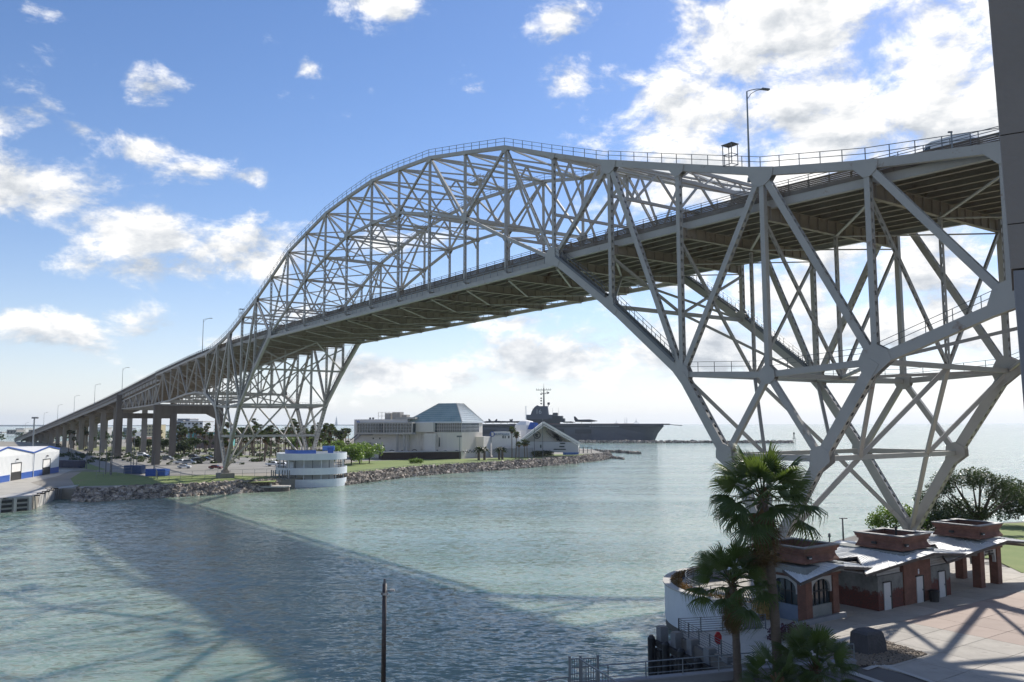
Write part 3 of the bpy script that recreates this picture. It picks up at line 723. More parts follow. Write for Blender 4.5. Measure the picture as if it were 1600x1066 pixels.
# small mooring platform
o=thing('mooring_platform','low weathered timber and concrete platform in the water beside the round lookout','platform',at(420,767,0))
mb=MB(); mb.prism([(-5.2,-2.2),(4.5,-2.2),(5.5,-.6),(5.2,1.6),(-5.2,1.6)],-.8,1.0); mb.build('base',conc_d,o)
MB().prism([(-5.4,-2.4),(4.6,-2.4),(5.7,-.7),(5.4,1.8),(-5.4,1.8)],1.0,1.35).build('deck',conc_l,o); MB().cyl((.8,-1,1.3),(.8,-1,2.0),.35,.3).build('bollard',conc_l,o)

# palms -----------------------------------------------------
leaf=bpy.data.materials.new('palm leaf green'); leaf.use_nodes=True
def leafmat(m,c1,c2,tr,sc_=3,transl=.35):
    m.use_nodes=True; t=m.node_tree; b=t.nodes['Principled BSDF']; b.inputs['Roughness'].default_value=.42; b.inputs['Specular IOR Level'].default_value=.45
    oi=nd('ShaderNodeObjectInfo',t); tcn=nd('ShaderNodeTexCoord',t)
    n=nd('ShaderNodeTexNoise',t,v={'Scale':sc_,'Detail':4.}); t.links.new(tcn.outputs['Object'],n.inputs['Vector'])
    f=mth('ADD',mth('MULTIPLY',n.outputs['Fac'],.8,tree=t),mth('MULTIPLY',oi.outputs['Random'],.45,tree=t),tree=t); f=mth('SUBTRACT',f,.2,tree=t,clamp=True)
    mx=nd('ShaderNodeMix',t,data_type='RGBA'); mx.inputs[6].default_value=(*c1,1); mx.inputs[7].default_value=(*c2,1); t.links.new(f,mx.inputs[0]); t.links.new(mx.outputs[2],b.inputs['Base Color'])
    tl=nd('ShaderNodeBsdfTranslucent',t,v={0:(*tr,1)}); ms=nd('ShaderNodeMixShader',t,v={0:transl}); t.links.new(b.outputs[0],ms.inputs[1]); t.links.new(tl.outputs[0],ms.inputs[2])
    t.links.new(ms.outputs[0],t.nodes['Material Output'].inputs['Surface']); return m
leafmat(leaf,(.032,.055,.015),(.075,.115,.03),(.18,.26,.04),3,.34)
farleaf=leafmat(bpy.data.materials.new('far palm green'),(.022,.036,.010),(.055,.075,.02),(.08,.11,.02),1)
treeleaf=leafmat(bpy.data.materials.new('broad leaf green'),(.02,.036,.012),(.06,.085,.025),(.08,.12,.025),.7,.25)
treeleaf.use_nodes=True
bright=leafmat(bpy.data.materials.new('fresh mesquite green'),(.08,.14,.022),(.16,.24,.045),(.24,.36,.05),.5)
thatch=leafmat(bpy.data.materials.new('dead palm thatch'),(.10,.065,.025),(.24,.15,.06),(.25,.14,.04),2.5,.2)
barkm=mat('palm bark',(.17,.13,.10),.9,(.10,.075,.055),3,6,.6,bump=.5,bscale=9,stretch=(1,1,4))
treebark=mat('tree bark',(.10,.075,.055),.95,(.05,.04,.03),4,6,.6,bump=.5)
def far_palm_mesh(seed,skirt=True):
    rnd=random.Random(seed); m=MB()
    for k in range(30):
        a=rnd.random()*6.283; e=rnd.uniform(-.6,1.3); L_=rnd.uniform(1.0,1.7); d=Vector((math.cos(a)*math.cos(e),math.sin(a)*math.cos(e),math.sin(e)))
        sdv=Vector((-math.sin(a),math.cos(a),0)); c=d*.8*L_*.6
        n=6
        for q in range(n):
            th=(q/(n-1)-.5)*2.6; v=(d*math.cos(th)+sdv*math.sin(th)); tip=c+v*L_*.75+Vector((0,0,-.35*rnd.random()-.1)); w=sdv.cross(v)*.0+ (sdv*math.cos(th)-d*math.sin(th))*.13
            m.quad(tuple(c+v*.05-w*.6),tuple(c+v*.05+w*.6),tuple(c+v*L_*.5+w),tuple(tip),tuple(c+v*L_*.5-w))
    return m
def palm_proto(h,seed,name='fan_palm'):
    rnd=random.Random(seed); o=thing(name,'fan palm in the grove behind the lot','palm tree',(0,0,-50),0,'fan palms in the grove behind the car park')
    m=MB(); px=rnd.uniform(-.4,.4)
    m.cyl((0,0,0),(px*.5,0,h*.5),.22,.17,7); m.cyl((px*.5,0,h*.5),(px,0,h),.17,.15,7); m.build('trunk',barkm,o)
    c=far_palm_mesh(seed); c.build('crown',farleaf,o,loc=(px,0,h+.1))
    s=MB()
    for k in range(14):
        a=6.283*k/14+rnd.random()*.3; s.quad((px+.12*math.cos(a),.12*math.sin(a),h),(px+.62*math.cos(a+.15),.62*math.sin(a+.15),h-.6),(px+.5*math.cos(a+.1),.5*math.sin(a+.1),h-1.5),(px+.3*math.cos(a-.1),.3*math.sin(a-.1),h-1.2))
    s.build('dead_fronds',thatch,o); return o
protos=[palm_proto(h,k) for k,h in enumerate((7.5,9.5,6,11))]
rnd=random.Random(11); used=set()
LBL='fan palm with a ragged dark crown in the grove behind the car park'
def putpalm(u,v,label=LBL,sc_=1,pi=None,grp='fan palms in the grove behind the car park'):
    pi=rnd.randrange(4) if pi is None else pi
    pos=at(u,v,2.5)
    if pi in used: o=dup(protos[pi],pos,rnd.random()*6.28)
    else: o=protos[pi]; o.location=pos; o.rotation_euler=(0,0,rnd.random()*6.28); used.add(pi)
    k=sc_*rnd.uniform(.88,1.14); o.scale=(k,k,k*rnd.uniform(.9,1.1)); o['label']=label; o['group']=grp; return o
for k in range(190):
    u=rnd.uniform(262,545); v=rnd.choice((rnd.uniform(694,708),rnd.uniform(700,716),rnd.uniform(704,722)))
    if u<345 and v>712: v-=10
    if u>440 and v>716: v-=14
    putpalm(u,v,sc_=1.05 if v>704 else 1.3)
for k in range(26): putpalm(rnd.uniform(100,262),rnd.uniform(697,708),'fan palm seen between the concrete columns of the approach ramp',.95,grp='fan palms beyond the approach ramp')
for u,v,l in ((540,696,'tall lone fan palm on the shore nearest the aquarium wall'),(521,697,'slim fan palm second from the aquarium wall on the far shore'),(508,696,'fan palm leaning over the far shore left of two taller palms'),(499,697,'small fan palm on the far shore behind the round lookout')):
    putpalm(u,v,l,1.15)
# palms on the aquarium lawn
for u,v,l in ((800,716,'tall thin palm before the white sloping roof of the aquarium'),(806,717,'tall thin palm right beside another before the sloping white roof'),(811,718,'shorter thin palm between two pairs on the aquarium lawn'),(820,716.5,'tall thin palm left of the mast on the aquarium lawn'),(824,717,'tallest thin palm beside the mast on the aquarium lawn')):
    putpalm(u,v,l,1.0,grp='thin palms on the aquarium lawn')
def date_palm(u,v,label,s=1):
    o=thing('date_palm',label,'palm tree',at(u,v,2.5),0,'stout palms on the aquarium lawn'); h=4.6*s
    MB().cyl((0,0,0),(0,0,h),.55*s,.5*s,9).build('trunk',barkm,o); rr=random.Random(int(u)); m=MB()
    for k in range(46):
        a=rr.random()*6.283; e=rr.uniform(-.2,1.35); L_=rr.uniform(2.0,3.0)*s; p0=Vector((0,0,h)); pts=[p0]
        for q in range(1,6):
            f=q/5; pts.append(p0+Vector((math.cos(a)*math.cos(e)*L_*f,math.sin(a)*math.cos(e)*L_*f,math.sin(e)*L_*f-1.5*s*f*f)))
        sd=Vector((-math.sin(a),math.cos(a),0))
        for q in range(5):
            w0,w1=.30*s*(1-abs(q/5-.4)),.30*s*(1-abs((q+1)/5-.4))
            for sg in (-1,1): m.quad(tuple(pts[q]),tuple(pts[q+1]),tuple(pts[q+1]+sd*sg*w1+Vector((0,0,-.18))),tuple(pts[q]+sd*sg*w0+Vector((0,0,-.18))))
    m.build('crown',farleaf,o); return o
date_palm(748,719,'stout dark palm leftmost of the pair below the aquarium corner'); date_palm(757,719,'stout dark palm right of its twin below the aquarium corner')
date_palm(780,718,'stout dark palm before the aquarium staircase, nearer the corner',.95); date_palm(785,718,'stout dark palm before the aquarium staircase, nearer the thin palms',.95)

def tree_crown(blobs,n,size,seed,zsq=.8):
    rnd=random.Random(seed); m=MB(); tot=sum(b[3]**2 for b in blobs)
    for bx,by,bz,br_ in blobs:
        for _ in range(int(n*br_**2/tot)):
            d=Vector((rnd.gauss(0,1),rnd.gauss(0,1),rnd.gauss(0,1))).normalized(); r=br_*(rnd.random()**.45)*(1+.22*math.sin(d.x*5+bx)*math.cos(d.y*4+by*2))
            c=Vector((bx,by,bz))+Vector((d.x*r,d.y*r,d.z*r*zsq)); s_=size*(.5+rnd.random())
            a=Vector((rnd.gauss(0,1),rnd.gauss(0,1),rnd.gauss(0,.6))).normalized(); b_=a.cross(Vector((rnd.gauss(0,1),rnd.gauss(0,1),rnd.gauss(0,1)))).normalized()
            m.quad(tuple(c-a*s_),tuple(c+b_*s_*.5),tuple(c+a*s_),tuple(c-b_*s_*.5))
    return m
def tree(name,label,pos,blobs,n,size,seed,lm,limbs=(),trunk=(.3,2),group=None,cat='tree'):
    o=thing(name,label,cat,pos,0,group)
    m=MB(); m.cyl((0,0,0),(0,0,trunk[1]),trunk[0],trunk[0]*.8,8); 
    for a in blobs: m.cyl((0,0,trunk[1]*.8),(a[0]*.8,a[1]*.8,a[2]-a[3]*.1),trunk[0]*.5,trunk[0]*.15,6)
    m.build('trunk',treebark,o); tree_crown(blobs,n,size,seed).build('crown',lm,o); return o
def round_blobs(r,h,seed,n=7):
    rr=random.Random(seed); return [(rr.uniform(-r,r)*.75,rr.uniform(-r,r)*.75,h+rr.uniform(-.25,.35)*r,r*rr.uniform(.38,.6)) for _ in range(n)]
for k,(u,v,r,h,l) in enumerate(((577,724,5.2,4.4,'round bright green tree nearest the dark wooden fence'),(562,725,4.6,4.6,'bright green tree second from the dark wooden fence'),(549,727,4.2,4.4,'bright green tree in the middle of the row by the lawn'),(538,722,4.6,4.6,'bright green tree just right of the round lookout'),(530,714,4,5,'bright green tree peeping over the blue booth'),(515,711,4,4.6,'small bright tree behind the blue booth'),(462,706,5,5,'bright green tree behind the tower legs, left of the lookout'),(478,707,4,5,'bright green tree between the far tower legs'),(492,705,4,5,'bright green tree just behind the far tower foot'))):
    tree('broadleaf_tree',l,at(u,v,2.5),round_blobs(r,h,k+20,8),2600,.36,k,bright,trunk=(.25,2),group='bright green trees left of the aquarium')
for k,(u,v,r,h,l) in enumerate(((288,712,4.5,4.5,'dark leafy tree at the left end of the palm grove'),(300,710,4.5,6,'dark leafy tree below the grey apartment block'),(255,708,4,5,'dark leafy tree just right of the tall double column'),(218,706,4,5,'dark leafy tree between the approach columns'),(232,707,4,5,'dark leafy tree hidden behind the tall column'),(345,706,5,4.5,'dark leafy tree behind the red car'))):
    tree('broadleaf_tree',l,at(u,v,2.5),round_blobs(r,h,k+60,7),1800,.4,k+9,treeleaf,trunk=(.25,2),group='dark trees among the palms')
o=tree('bush','pale green bush at the foot of the dark wooden fence',at(650,724,2.5),[(0,0,.9,1.6),(1.8,0,.8,1.3),(-1.8,0,.7,1.2)],900,.25,77,bright,trunk=(.1,.5),cat='bush')
o=tree('hedge','clipped green hedge before the grey aquarium wall',at(846,714.5,2.5),[(x,0,1.7,1.7) for x in (-4,-2.4,-.8,.8,2.4,4)],2600,.26,78,treeleaf,trunk=(.1,.5),cat='hedge')

# aquarium ---------------------------------------------------
AO=at(721,717,2.5); ARZ=R(-22.6)
aq=thing('aquarium_building','pale concrete aquarium with a faceted glass pyramid roof and dark window bands','building',AO,ARZ)
wallm=mat('pale ribbed aquarium wall',(.74,.70,.63),.85,(.64,.60,.54),.25,8,.6,bump=.1,bscale=4,col3=(.28,.25,.22),s3=.12,th3=.6,stretch=(1,1,.12))
walls=mat('smooth grey aquarium parapet',(.70,.67,.62),.8,(.62,.59,.55),.3,6,.5)
mb=MB(); mb.bb(-26,0,0,0,22,16); mb.build('main_block',wallm,aq)
mb=MB(); 
for x in np.arange(-25.5,0,1.8): mb.bb(x,-.12,0,x+.12,.0,11.3)
for y in np.arange(.6,22,1.1): mb.bb(0,y,0,.14,y+.18,11.3)
mb.build('wall_ribs',wallm,aq,kind='stuff')
mb=MB(); mb.bb(0,14,0,4.2,22,9.4); mb.build('east_annex',wallm,aq)
mb=MB(); mb.bb(-54,-2,0,-26,16,17.3); mb.build('wing_block',walls,aq)
mb=MB(); mb.bb(-26,-1.9,11.6,-13,-.05,15.8); mb.build('link_block',wallm,aq)
MB().bb(-32,-2.3,17.3,-22,6,18.2).build('pale_parapet',conc_l,aq)
# overhanging window band
mb=MB(); mb.bb(-50,-6,10.6,-21.5,-2.02,11.4); mb.build('band_sill',conc_l,aq)
mb=MB(); mb.bb(-50,-6,15.4,-21.5,-2.02,15.9); mb.build('band_head',conc_l,aq)
mb=MB(); mb.bb(-49.9,-5.8,11.4,-21.7,-2.1,15.4); mb.build('window_band',glassd,aq)
for k in range(21): MB().bb(-50+k*1.42,-5.9,11.4,-49.94+k*1.42,-5.78,15.4).build('mullion',whitep,aq)
for z in (12.6,13.9): MB().bb(-50,-5.93,z,-21.5,-5.79,z+.05).build('transom',whitep,aq)
for x in (-50.1,-36,-21.6): MB().bb(x,-6.02,11.3,x+.45,-5.7,15.5).build('band_post',conc_l,aq)
# main block window band
mb=MB(); mb.bb(-13,-.1,11.5,0.1,-.02,15.5); mb.bb(0.02,-.1,11.5,.1,18,15.5); mb.build('window_band',glassd,aq)
for k in range(13): MB().bb(-13+k*1.08,-.2,11.5,-12.94+k*1.08,-.1,15.5).build('mullion',whitep,aq)
for k in range(15): MB().bb(.1,k*1.25,11.5,.2,k*1.25+.13,15.5).build('mullion',whitep,aq)
for z in (12.8,14.2): MB().bb(-13,-.19,z,.2,-.1,z+.1).bb(.1,-.1,z,.19,18,z+.1).build('transom',whitep,aq)
MB().bb(-27,-.6,15.5,.5,22.5,16.15).build('eave',whitep,aq)
# pyramid: four sloping glass faces cut by a flat top, with glazing bars
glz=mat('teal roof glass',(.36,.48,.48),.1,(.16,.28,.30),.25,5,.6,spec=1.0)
base=[(-28,-.4),(0.4,-.4),(.4,22.4),(-28,22.4)]; topq=[(-14.5,6.2),(-5.5,6.2),(-5.5,13),(-14.5,13)]; zb,ztp=16.2,24.4
for k in range(4):
    j=(k+1)%4; MB().quad((*base[k],zb),(*base[j],zb),(*topq[j],ztp),(*topq[k],ztp)).build('glass_roof',glz if k!=1 else mat('sunlit roof glass',(.62,.68,.70),.1,(.50,.58,.61),.3,spec=.9),aq)  # right face paler: sunlight on that side put into its glass colour
MB().quad(*[(*q,ztp) for q in topq]).build('roof_cap',conc_l,aq)
for k in range(4):
    j=(k+1)%4; b0,b1,t0,t1=[Vector((*q,z)) for q,z in ((base[k],zb),(base[j],zb),(topq[k],ztp),(topq[j],ztp))]
    nrm=(b1-b0).cross(t0-b0).normalized()*.06
    MB().beam(b0,t0,.35,.2).build('roof_ridge',conc_l,aq)
    for q in range(1,9):
        f=q/9; MB().beam(b0.lerp(t0,f)+nrm,b1.lerp(t1,f)+nrm,.16 if q%2 else .22,.08).build('glazing_bar',whitep,aq)
    mm=MB()
    for q in range(1,18): f=q/18; mm.beam(b0.lerp(b1,f)+nrm,t0.lerp(t1,f)+nrm,.07,.06)
    mm.build('glazing_bars',conc_l,aq,kind='stuff')
# details
mb=MB(); pts=[]
for k in range(90):
    x=-40+k*.62; 
    if x>0: break
    pts.append((x,-2.15 if x<-26 else -.2,3.0+.55*math.sin(k*.75)+.3*math.sin(k*.31)))
MB().tube(pts[:22],.17,4).build('wave_line',rail_m,aq); MB().tube(pts[23:],.17,4).build('wave_line',rail_m,aq)
pts=[(.25,y,3+.55*math.sin(y*1.7)) for y in np.arange(.2,16,.5)]; MB().tube(pts,.17,4).build('wave_line',rail_m,aq)
for x in (-30,-26.4): MB().bb(x,-5.0,0,x+.8,-4.2,10.6).build('wing_column',conc_l,aq)
for x,z in ((-44,8.3),(-40.5,8.3),(-38.5,5)): MB().bb(x,-2.08,z,x+.7,-2.0,z+.7).build('small_window',glassd,aq)
MB().bb(-16.5,-1.8,0,-16.2,-.1,11.2).bb(-17.5,-1.9,0,-12,-.1,11.0).build('buttress',wallm,aq)
MB().bb(-10.2,-2,5.2,-9.6,-1.85,9.3).build('vent_slot',glassd,aq)
for z0 in (2,6.6):   # outdoor stairs
    mb=MB()
    for k in range(9): mb.bb(-55.2+k*.55,-3.2,z0+k*.4,-54.6+k*.55,-2.05,z0+.15+k*.4)
    mb.beam((-55.2,-3.2,z0+1.2),(-50.2,-3.2,z0+4.7),.12,.5); mb.bb(-50.5,-3.3,z0+3.6,-44,-2.05,z0+3.8); mb.bb(-50.5,-3.3,z0+3.8,-44,-3.2,z0+4.8)
    mb.build('outside_stair',rail_m,aq)
# swoosh emblem
mb=MB()
for dx,s_ in ((0,1.0),(.9,.72)):
    pl=[(-52.6+dx,11.0),(-51.2+dx,12.6*1+.0),(-50.7+dx,13.9),(-51.3+dx,15.6),(-52.7+dx,16.9),(-52.0+dx,14.6),(-52.0+dx,13.0)]
    mb.ext([(x,-2.12-dx*.05,z) for x,z in pl],(0,.08,0))
mb.build('blue_emblem',mat('emblem blue',(.02,.10,.45),.4,(.02,.14,.5),1),aq)
mb=MB()
for k in range(8): mb.bb(-45+k*1.9,4,17.3,-44.85+k*1.9,4.15,20.6)
for z in (18.8,20.5): mb.bb(-45,4,z,-31.5,4.15,z+.12)
mb.build('roof_screen',steel,aq)
for x,w_,h_ in ((-42,3.2,2.9),(-38,4.2,3.2),(-33,2.6,2.1)): MB().bb(x,5,17.3,x+w_,8,17.3+h_).build('roof_unit',steel,aq)
for x in (-48,-46.4): MB().cyl((x,2,17.3),(x,2,18.2),.45,.5,8).build('roof_vent',rail_m,aq)
# dark fenced tank box
o=thing('wooden_enclosure','low dark slatted enclosure with a white flat roof on the aquarium lawn','enclosure',at(597,719,2.5),0)
P1,P2,P3=at(597,719,2.5),at(720,717.2,2.5),at(712,713,2.5)
L2=lambda P: Vector((P.x-P1.x,P.y-P1.y,0))
a,b_=L2(P1),L2(P2); d=(b_-a); ln=d.length; d.normalize(); nn=Vector((-d.y,d.x,0))
slat=mat('dark stained timber',(.055,.035,.03),.8,(.03,.02,.018),2,6,.6)
for k in range(34):
    q=a+d*(ln*(k+.5)/34); MB().box((q.x,q.y,1.55),(ln/34-.12,.1,3.1),math.atan2(d.y,d.x)).build('slat',slat,o)
mb=MB(); 
for k in range(12): q=a+nn*(k+.5); mb.box((q.x,q.y,1.55),(.1,.9,3.1),math.atan2(d.y,d.x))
mb.build('side_wall',slat,o); mb=MB(); q=(a+b_)/2+nn*6; mb.box((q.x,q.y,1.5),(ln-.4,11.4,2.9),math.atan2(d.y,d.x)); mb.build('inner_wall',blackm,o)
MB().box((q.x,q.y,3.22),(ln+.3,12.4,.24),math.atan2(d.y,d.x)).build('roof',conc_l,o)

# aquarium hall with sign, sloping roofs ------------------------------
HO=deep(768,716,372); HO.z=2.5
hall=thing('aquarium_hall','white aquarium hall with blue wall lettering and steep sloping white roofs','building',HO,R(-6))
def hp(u,v,Y,dy=0): q=deep(u,v,Y); return local(q,HO,R(-6))
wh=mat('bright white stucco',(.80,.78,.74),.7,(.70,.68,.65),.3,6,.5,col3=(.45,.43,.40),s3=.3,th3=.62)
def wallpoly(name,pts,Y,th,m):
    q=[hp(u,v,Y) for u,v in pts]; c=MB().ext(q,(0,th,0)); return c.build(name,m,hall)
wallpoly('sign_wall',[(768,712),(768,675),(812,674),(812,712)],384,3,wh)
wallpoly('lower_wall',[(770,716),(770,702),(832,700),(832,716)],378,3,mat('lower grey wall',(.36,.36,.37),.8,(.30,.30,.32),.3))  # lower wall in a darker grey than the sign wall
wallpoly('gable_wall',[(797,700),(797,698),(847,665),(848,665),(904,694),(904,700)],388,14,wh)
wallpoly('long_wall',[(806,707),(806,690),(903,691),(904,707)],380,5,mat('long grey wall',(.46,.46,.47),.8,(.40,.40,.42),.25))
for x,u0,v0,u1,v1 in ((0,785,681,787,685),(0,788.5,681,790,685),(0,794,681,796,685),(0,844,695,846,700),(0,874,697,882,699),(0,865,701.5,884,703),(0,875,692,883,694)):
    wallpoly('window',[(u0,v1),(u0,v0),(u1,v0),(u1,v1)],379.8 if u0>830 else 383.8,.15,glassd)
for a_,b2,c_ in (((799,699),(849,660.5),.9),((801,701),(849,665),.5),((849,660.5),(905,693),.9),((849,664.5),(898,692),.4),((868,676),(903,696),.35)):
    P,Q=hp(*a_,386),hp(*b2,386); MB().beam(P,Q,13,c_*1.0,up=(0,0,1)).build('sloping_roof',wh,hall)
for u0,v0,u1,v1 in ((855,672,868,684),(860,668,873,688),(868,679,878,690)): MB().beam(hp(u0,v0,385.5),hp(u1,v1,385.5),.3,1.6).build('gable_window',glassd,hall)
# seal emblem on the gable
P=hp(839,680,387.7); MB().ring((0,0),1.3,1.75,0,.15,n=20).build('round_emblem',rail_m,hall)
e=bpy.data.objects['round_emblem']; e.rotation_euler=(R(90),0,0); e.location=P
mb=MB(); mb.ext([(-.8,0,.8),(.9,0,.6),(.3,0,-.1),(.7,0,-.9),(-.2,0,-1.1),(-.9,0,-.3)],(0,.1,0)); mb.build('emblem_figure',rail_m,hall,loc=P+Vector((0,-.1,0)))
P=hp(770.5,680.3,383.8); Pe=hp(796,680,383.8)
textmesh('sign_lettering','TEXAS STATE AQUARIUM',1.35,.06,mat('letter blue',(.02,.12,.25),.5,(.02,.10,.2),1),hall,P,(R(90),0,0),Pe.x-P.x)
MB().ring((0,0),.9,1.2,0,.1,n=16).build('sign_emblem',bluep,hall,loc=hp(769.2,678.5,383.7)); bpy.data.objects['sign_emblem'].rotation_euler=(R(90),0,0)
# low blue wall and frames on the point
o=thing('blue_fence','low blue painted fence on the point beside the rocks','fence',at(880,711,2.5)); P=Vector((0,0,0)); Q=at(904,710.3,2.5)-at(880,711,2.5); MB().beam(P+Vector((0,0,.9)),Q+Vector((0,0,.9)),.15,1.8).build('fence_panel',bluep,o)
for k in range(8): q=P.lerp(Q,k/7); MB().beam(q,q+Vector((0,0,2)),.2,.2).build('post',bluep,o)
for k,(u,l) in enumerate(((908,'open steel shade frame nearest the blue fence'),(915,'middle open steel shade frame on the point'),(921,'outermost open steel shade frame on the point'))):
    o=thing('shade_frame',l,'frame',at(u,708,2.5),0,'open shade frames at the point'); mb=MB()
    for x in (-1,1):
        for y in (-1,1): mb.beam((x,y,0),(x,y,3),.14,.14)
    mb.build('post',rail_m,o); mb=MB()
    for x in (-1,1): mb.beam((x,-1.2,3),(x,1.2,3),.15,.15).beam((-1.2,x,3),(1.2,x,3),.15,.15).beam((-1,x,1.2),(1,x,1.2),.08,.08)
    mb.build('top_frame',rail_m,o)
def mast(u,v0,v1,Y,label,m=rail_m,r=.16,cat='mast',name='mast'):
    P=deep(u,v0,Y); P.z=2.5; h=deep(u,v1,Y).z-2.5; o=thing(name,label,cat,P); MB().cyl((0,0,0),(0,0,h),r,r*.6,7).build('pole',m,o); MB().cyl((0,0,h),(0,0,h+.3),r*1.4,r,7).build('cap',m,o); return o
mast(848,692,656,372,'dark mast standing before the gable of the aquarium hall'); o=mast(822,700,636,400,'tall white mast behind the sloping roof',whitep,.3)
mast(835,692,664,371,'short dark mast left of the gable emblem')
# blue and white dome tent
P=deep(822,676,398); P.z=2.5; o=thing('dome_tent','blue and white domed canopy peeping above the sloping roof','canopy',P,0); mb=MB()
for k in range(12):
    a,b_=2*math.pi*k/12,2*math.pi*(k+1)/12
    for z0,r0,z1,r1 in ((12,6,14.5,5.2),(14.5,5.2,16.3,3),(16.3,3,17,.1)): mb.quad((r0*math.cos(a),r0*math.sin(a),z0),(r0*math.cos(b_),r0*math.sin(b_),z0),(r1*math.cos(b_),r1*math.sin(b_),z1),(r1*math.cos(a),r1*math.sin(a),z1))
mb.build('canopy',wh,o); mb=MB(); mb.ext([(.5,-6.2,12.5),(6,-4.5,12.5),(5.5,-4,15.5),(2,-5,16)],(0,.3,0)); mb.build('blue_panel',bluep,o); MB().cyl((0,0,0),(0,0,12),5.8,5.8,12).build('drum_wall',wh,o)

# lawn lamp, promenade rail
o=thing('flood_light_pole','black lawn pole with twin floodlights before the aquarium wall','lamp',at(718,718,2.5)); h=9.6; MB().cyl((0,0,0),(0,0,h),.14,.1,7).build('pole',rail_m,o)
for x in (-1,.1): MB().box((x+.3,-.2,h+.2),(1.0,.5,.7),.3).build('floodlight',rail_m,o)
o=thing('promenade_railing','long dark railing along the top of the rocks before the aquarium','railing',at(540,741,2.5)); line=[inward(q,5.4)+Vector((0,0,2.5)) for q in WL2[:-1]]; O_=at(540,741,2.5)
for a,b_ in zip(line[:-1],line[1:]): rails((a-O_,b_-O_),Vector((0,0,0)),1.0,3.2,parent=o,r=.05)
o=thing('railing','thin tall chain fence between the lot and the rocks','fence',at(240,752,2.5)); line=[at(*q,2.5) for q in ((150,747),(215,740),(240,738),(246,750),(300,748.5),(435,744))]; O_=at(240,752,2.5)
for a,b_ in zip(line[:-1],line[1:]): rails((a-O_,b_-O_),Vector((0,0,0)),2.2,3.4,parent=o,r=.035,m=lampm)
for k,u in enumerate((424,427,430,436,441,445,449,452)):
    o=thing('timber_post',f'{ORD[k]} dark post from the left in the row beside the round lookout','post',at(u,749+(k%2),2.5),0,'dark posts beside the round lookout'); MB().cyl((0,0,0),(0,0,2.6),.16,.15,7).build('post_shaft',rail_m,o)
# utility poles under the ramp
for k,(u,v,h) in enumerate(((155,738,11),(111,730,7),(165,741,9),(172,742,10),(174,742,12),(204,737,9.5),(208,738,11),(213,738,5),(240,744,6.5),(135,733,9))):
    o=thing('utility_pole',f'{ORD[k]} thin dark pole of the loose cluster between warehouse and ramp columns','pole',at(u,v,2.5),0,'thin poles by the service yard'); MB().cyl((0,0,0),(0,0,h),.14,.1,6).build('shaft',rail_m,o); MB().box((0,0,h-.1),(.5,.3,.2)).build('lamp_head',rail_m,o)
# warehouse --------------------------------------------------
WP=[at(8,759,2.5),at(-60,772,2.5)]
A0=at(48,745.5,2.5); B0=at(91,738,2.5); C0=at(-40,762,2.5)
wd_=(B0-C0).normalized(); wr=math.atan2(wd_.y,wd_.x)
wa=thing('warehouse','white metal warehouse with twin gables, blue trim and half open doors','warehouse',B0,wr)
sheetm=mat('white ribbed sheet metal',(.84,.84,.82),.5,(.76,.77,.76),.5,6,.5,col3=(.5,.5,.48),s3=.2,th3=.66)
LW=(B0-C0).length; half=(B0-A0).length
def zof(u,v,P): return EYE+ray(u,v).z*(P.y/ray(u,v).y)
zr=2.5
hE=zof(49,708,A0)-2.5; hR=zof(78,700,(A0+B0)/2)-2.5; hB=zof(91,702,B0)-2.5
gab=[(-half,hE),(-half*.42,hR+.3),(0,hB),(0,0),(-half,0)]
MB().ext([(x,0,z) for x,z in gab],(0,.25,0)).build('gable_wall',sheetm,wa)
gab2=[(-LW,hE-.6),(-LW+ (LW-half)*.5,hR+1.0),(-half,hE),(-half,0),(-LW,0)]
MB().ext([(x,0,z) for x,z in gab2],(0,.25,0)).build('gable_wall',sheetm,wa)
mb=MB(); 
for k in range(int(LW/.9)): 
    x=-k*.9; mb.bb(x-.06,-.05,1.8,x,.0,min(hE,hB)-.2)
mb.build('wall_ribs',sheetm,wa,kind='stuff')
for g_ in (gab,gab2):
    MB().ext([(g_[0][0],0,g_[0][1]),(g_[1][0],0,g_[1][1]),(g_[1][0],48,g_[1][1]),(g_[0][0],48,g_[0][1])],(0,0,.18)).build('roof',wh,wa)
    MB().ext([(g_[1][0],0,g_[1][1]),(g_[2][0],0,g_[2][1]),(g_[2][0],48,g_[2][1]),(g_[1][0],48,g_[1][1])],(0,0,.18)).build('roof',wh,wa)
    for q in (0,1): MB().beam((g_[q][0],-.12,g_[q][1]+.1),(g_[q+1][0],-.12,g_[q+1][1]+.1),.2,.35).build('blue_trim',bluep,wa)
MB().bb(0,.25,0,-.25,48,hB).build('side_wall',sheetm,wa); MB().bb(.02,.25,0,.1,48,1.7).build('blue_stripe',bluep,wa)
def dx_(u): # along-wall coordinate of a column of the photo
    r=ray(u,735); n=Vector((-wd_.y,wd_.x,0)); k=(B0.dot(n))/(Vector((r.x,r.y,0)).dot(n)); return (Vector((r.x*k,r.y*k,0))-B0).dot(wd_)
xd=[dx_(q) for q in (17,32,66,77)]
for x0,x1 in ((-LW,xd[0]-.8),(xd[1]+.3,xd[2]-.2),(xd[3]+.2,0)): MB().bb(x0,-.12,0,x1,-.02,1.75).build('blue_stripe',bluep,wa)
for x0,x1 in ((xd[0],xd[1]),(xd[2],xd[3])):
    MB().bb(x0,-.1,0,x1,-.03,4.6).build('dark_opening',blackm,wa); MB().bb(x0+.1,-.2,2.3,x1-.5,-.11,4.5).build('roller_door',wh,wa)
    MB().bb(x0-.15,-.22,4.6,x1+.15,-.02,4.85).bb(x1,-.22,0,x1+.2,-.02,4.6).build('door_frame',rail_m,wa); MB().box(((x0+x1)/2,-.3,5.7),(.5,.5,.4)).build('wall_lamp',rail_m,wa)
MB().cyl((-half,-.25,0),(-half,-.25,hE),.14,.14,8).build('downpipe',whitep,wa)
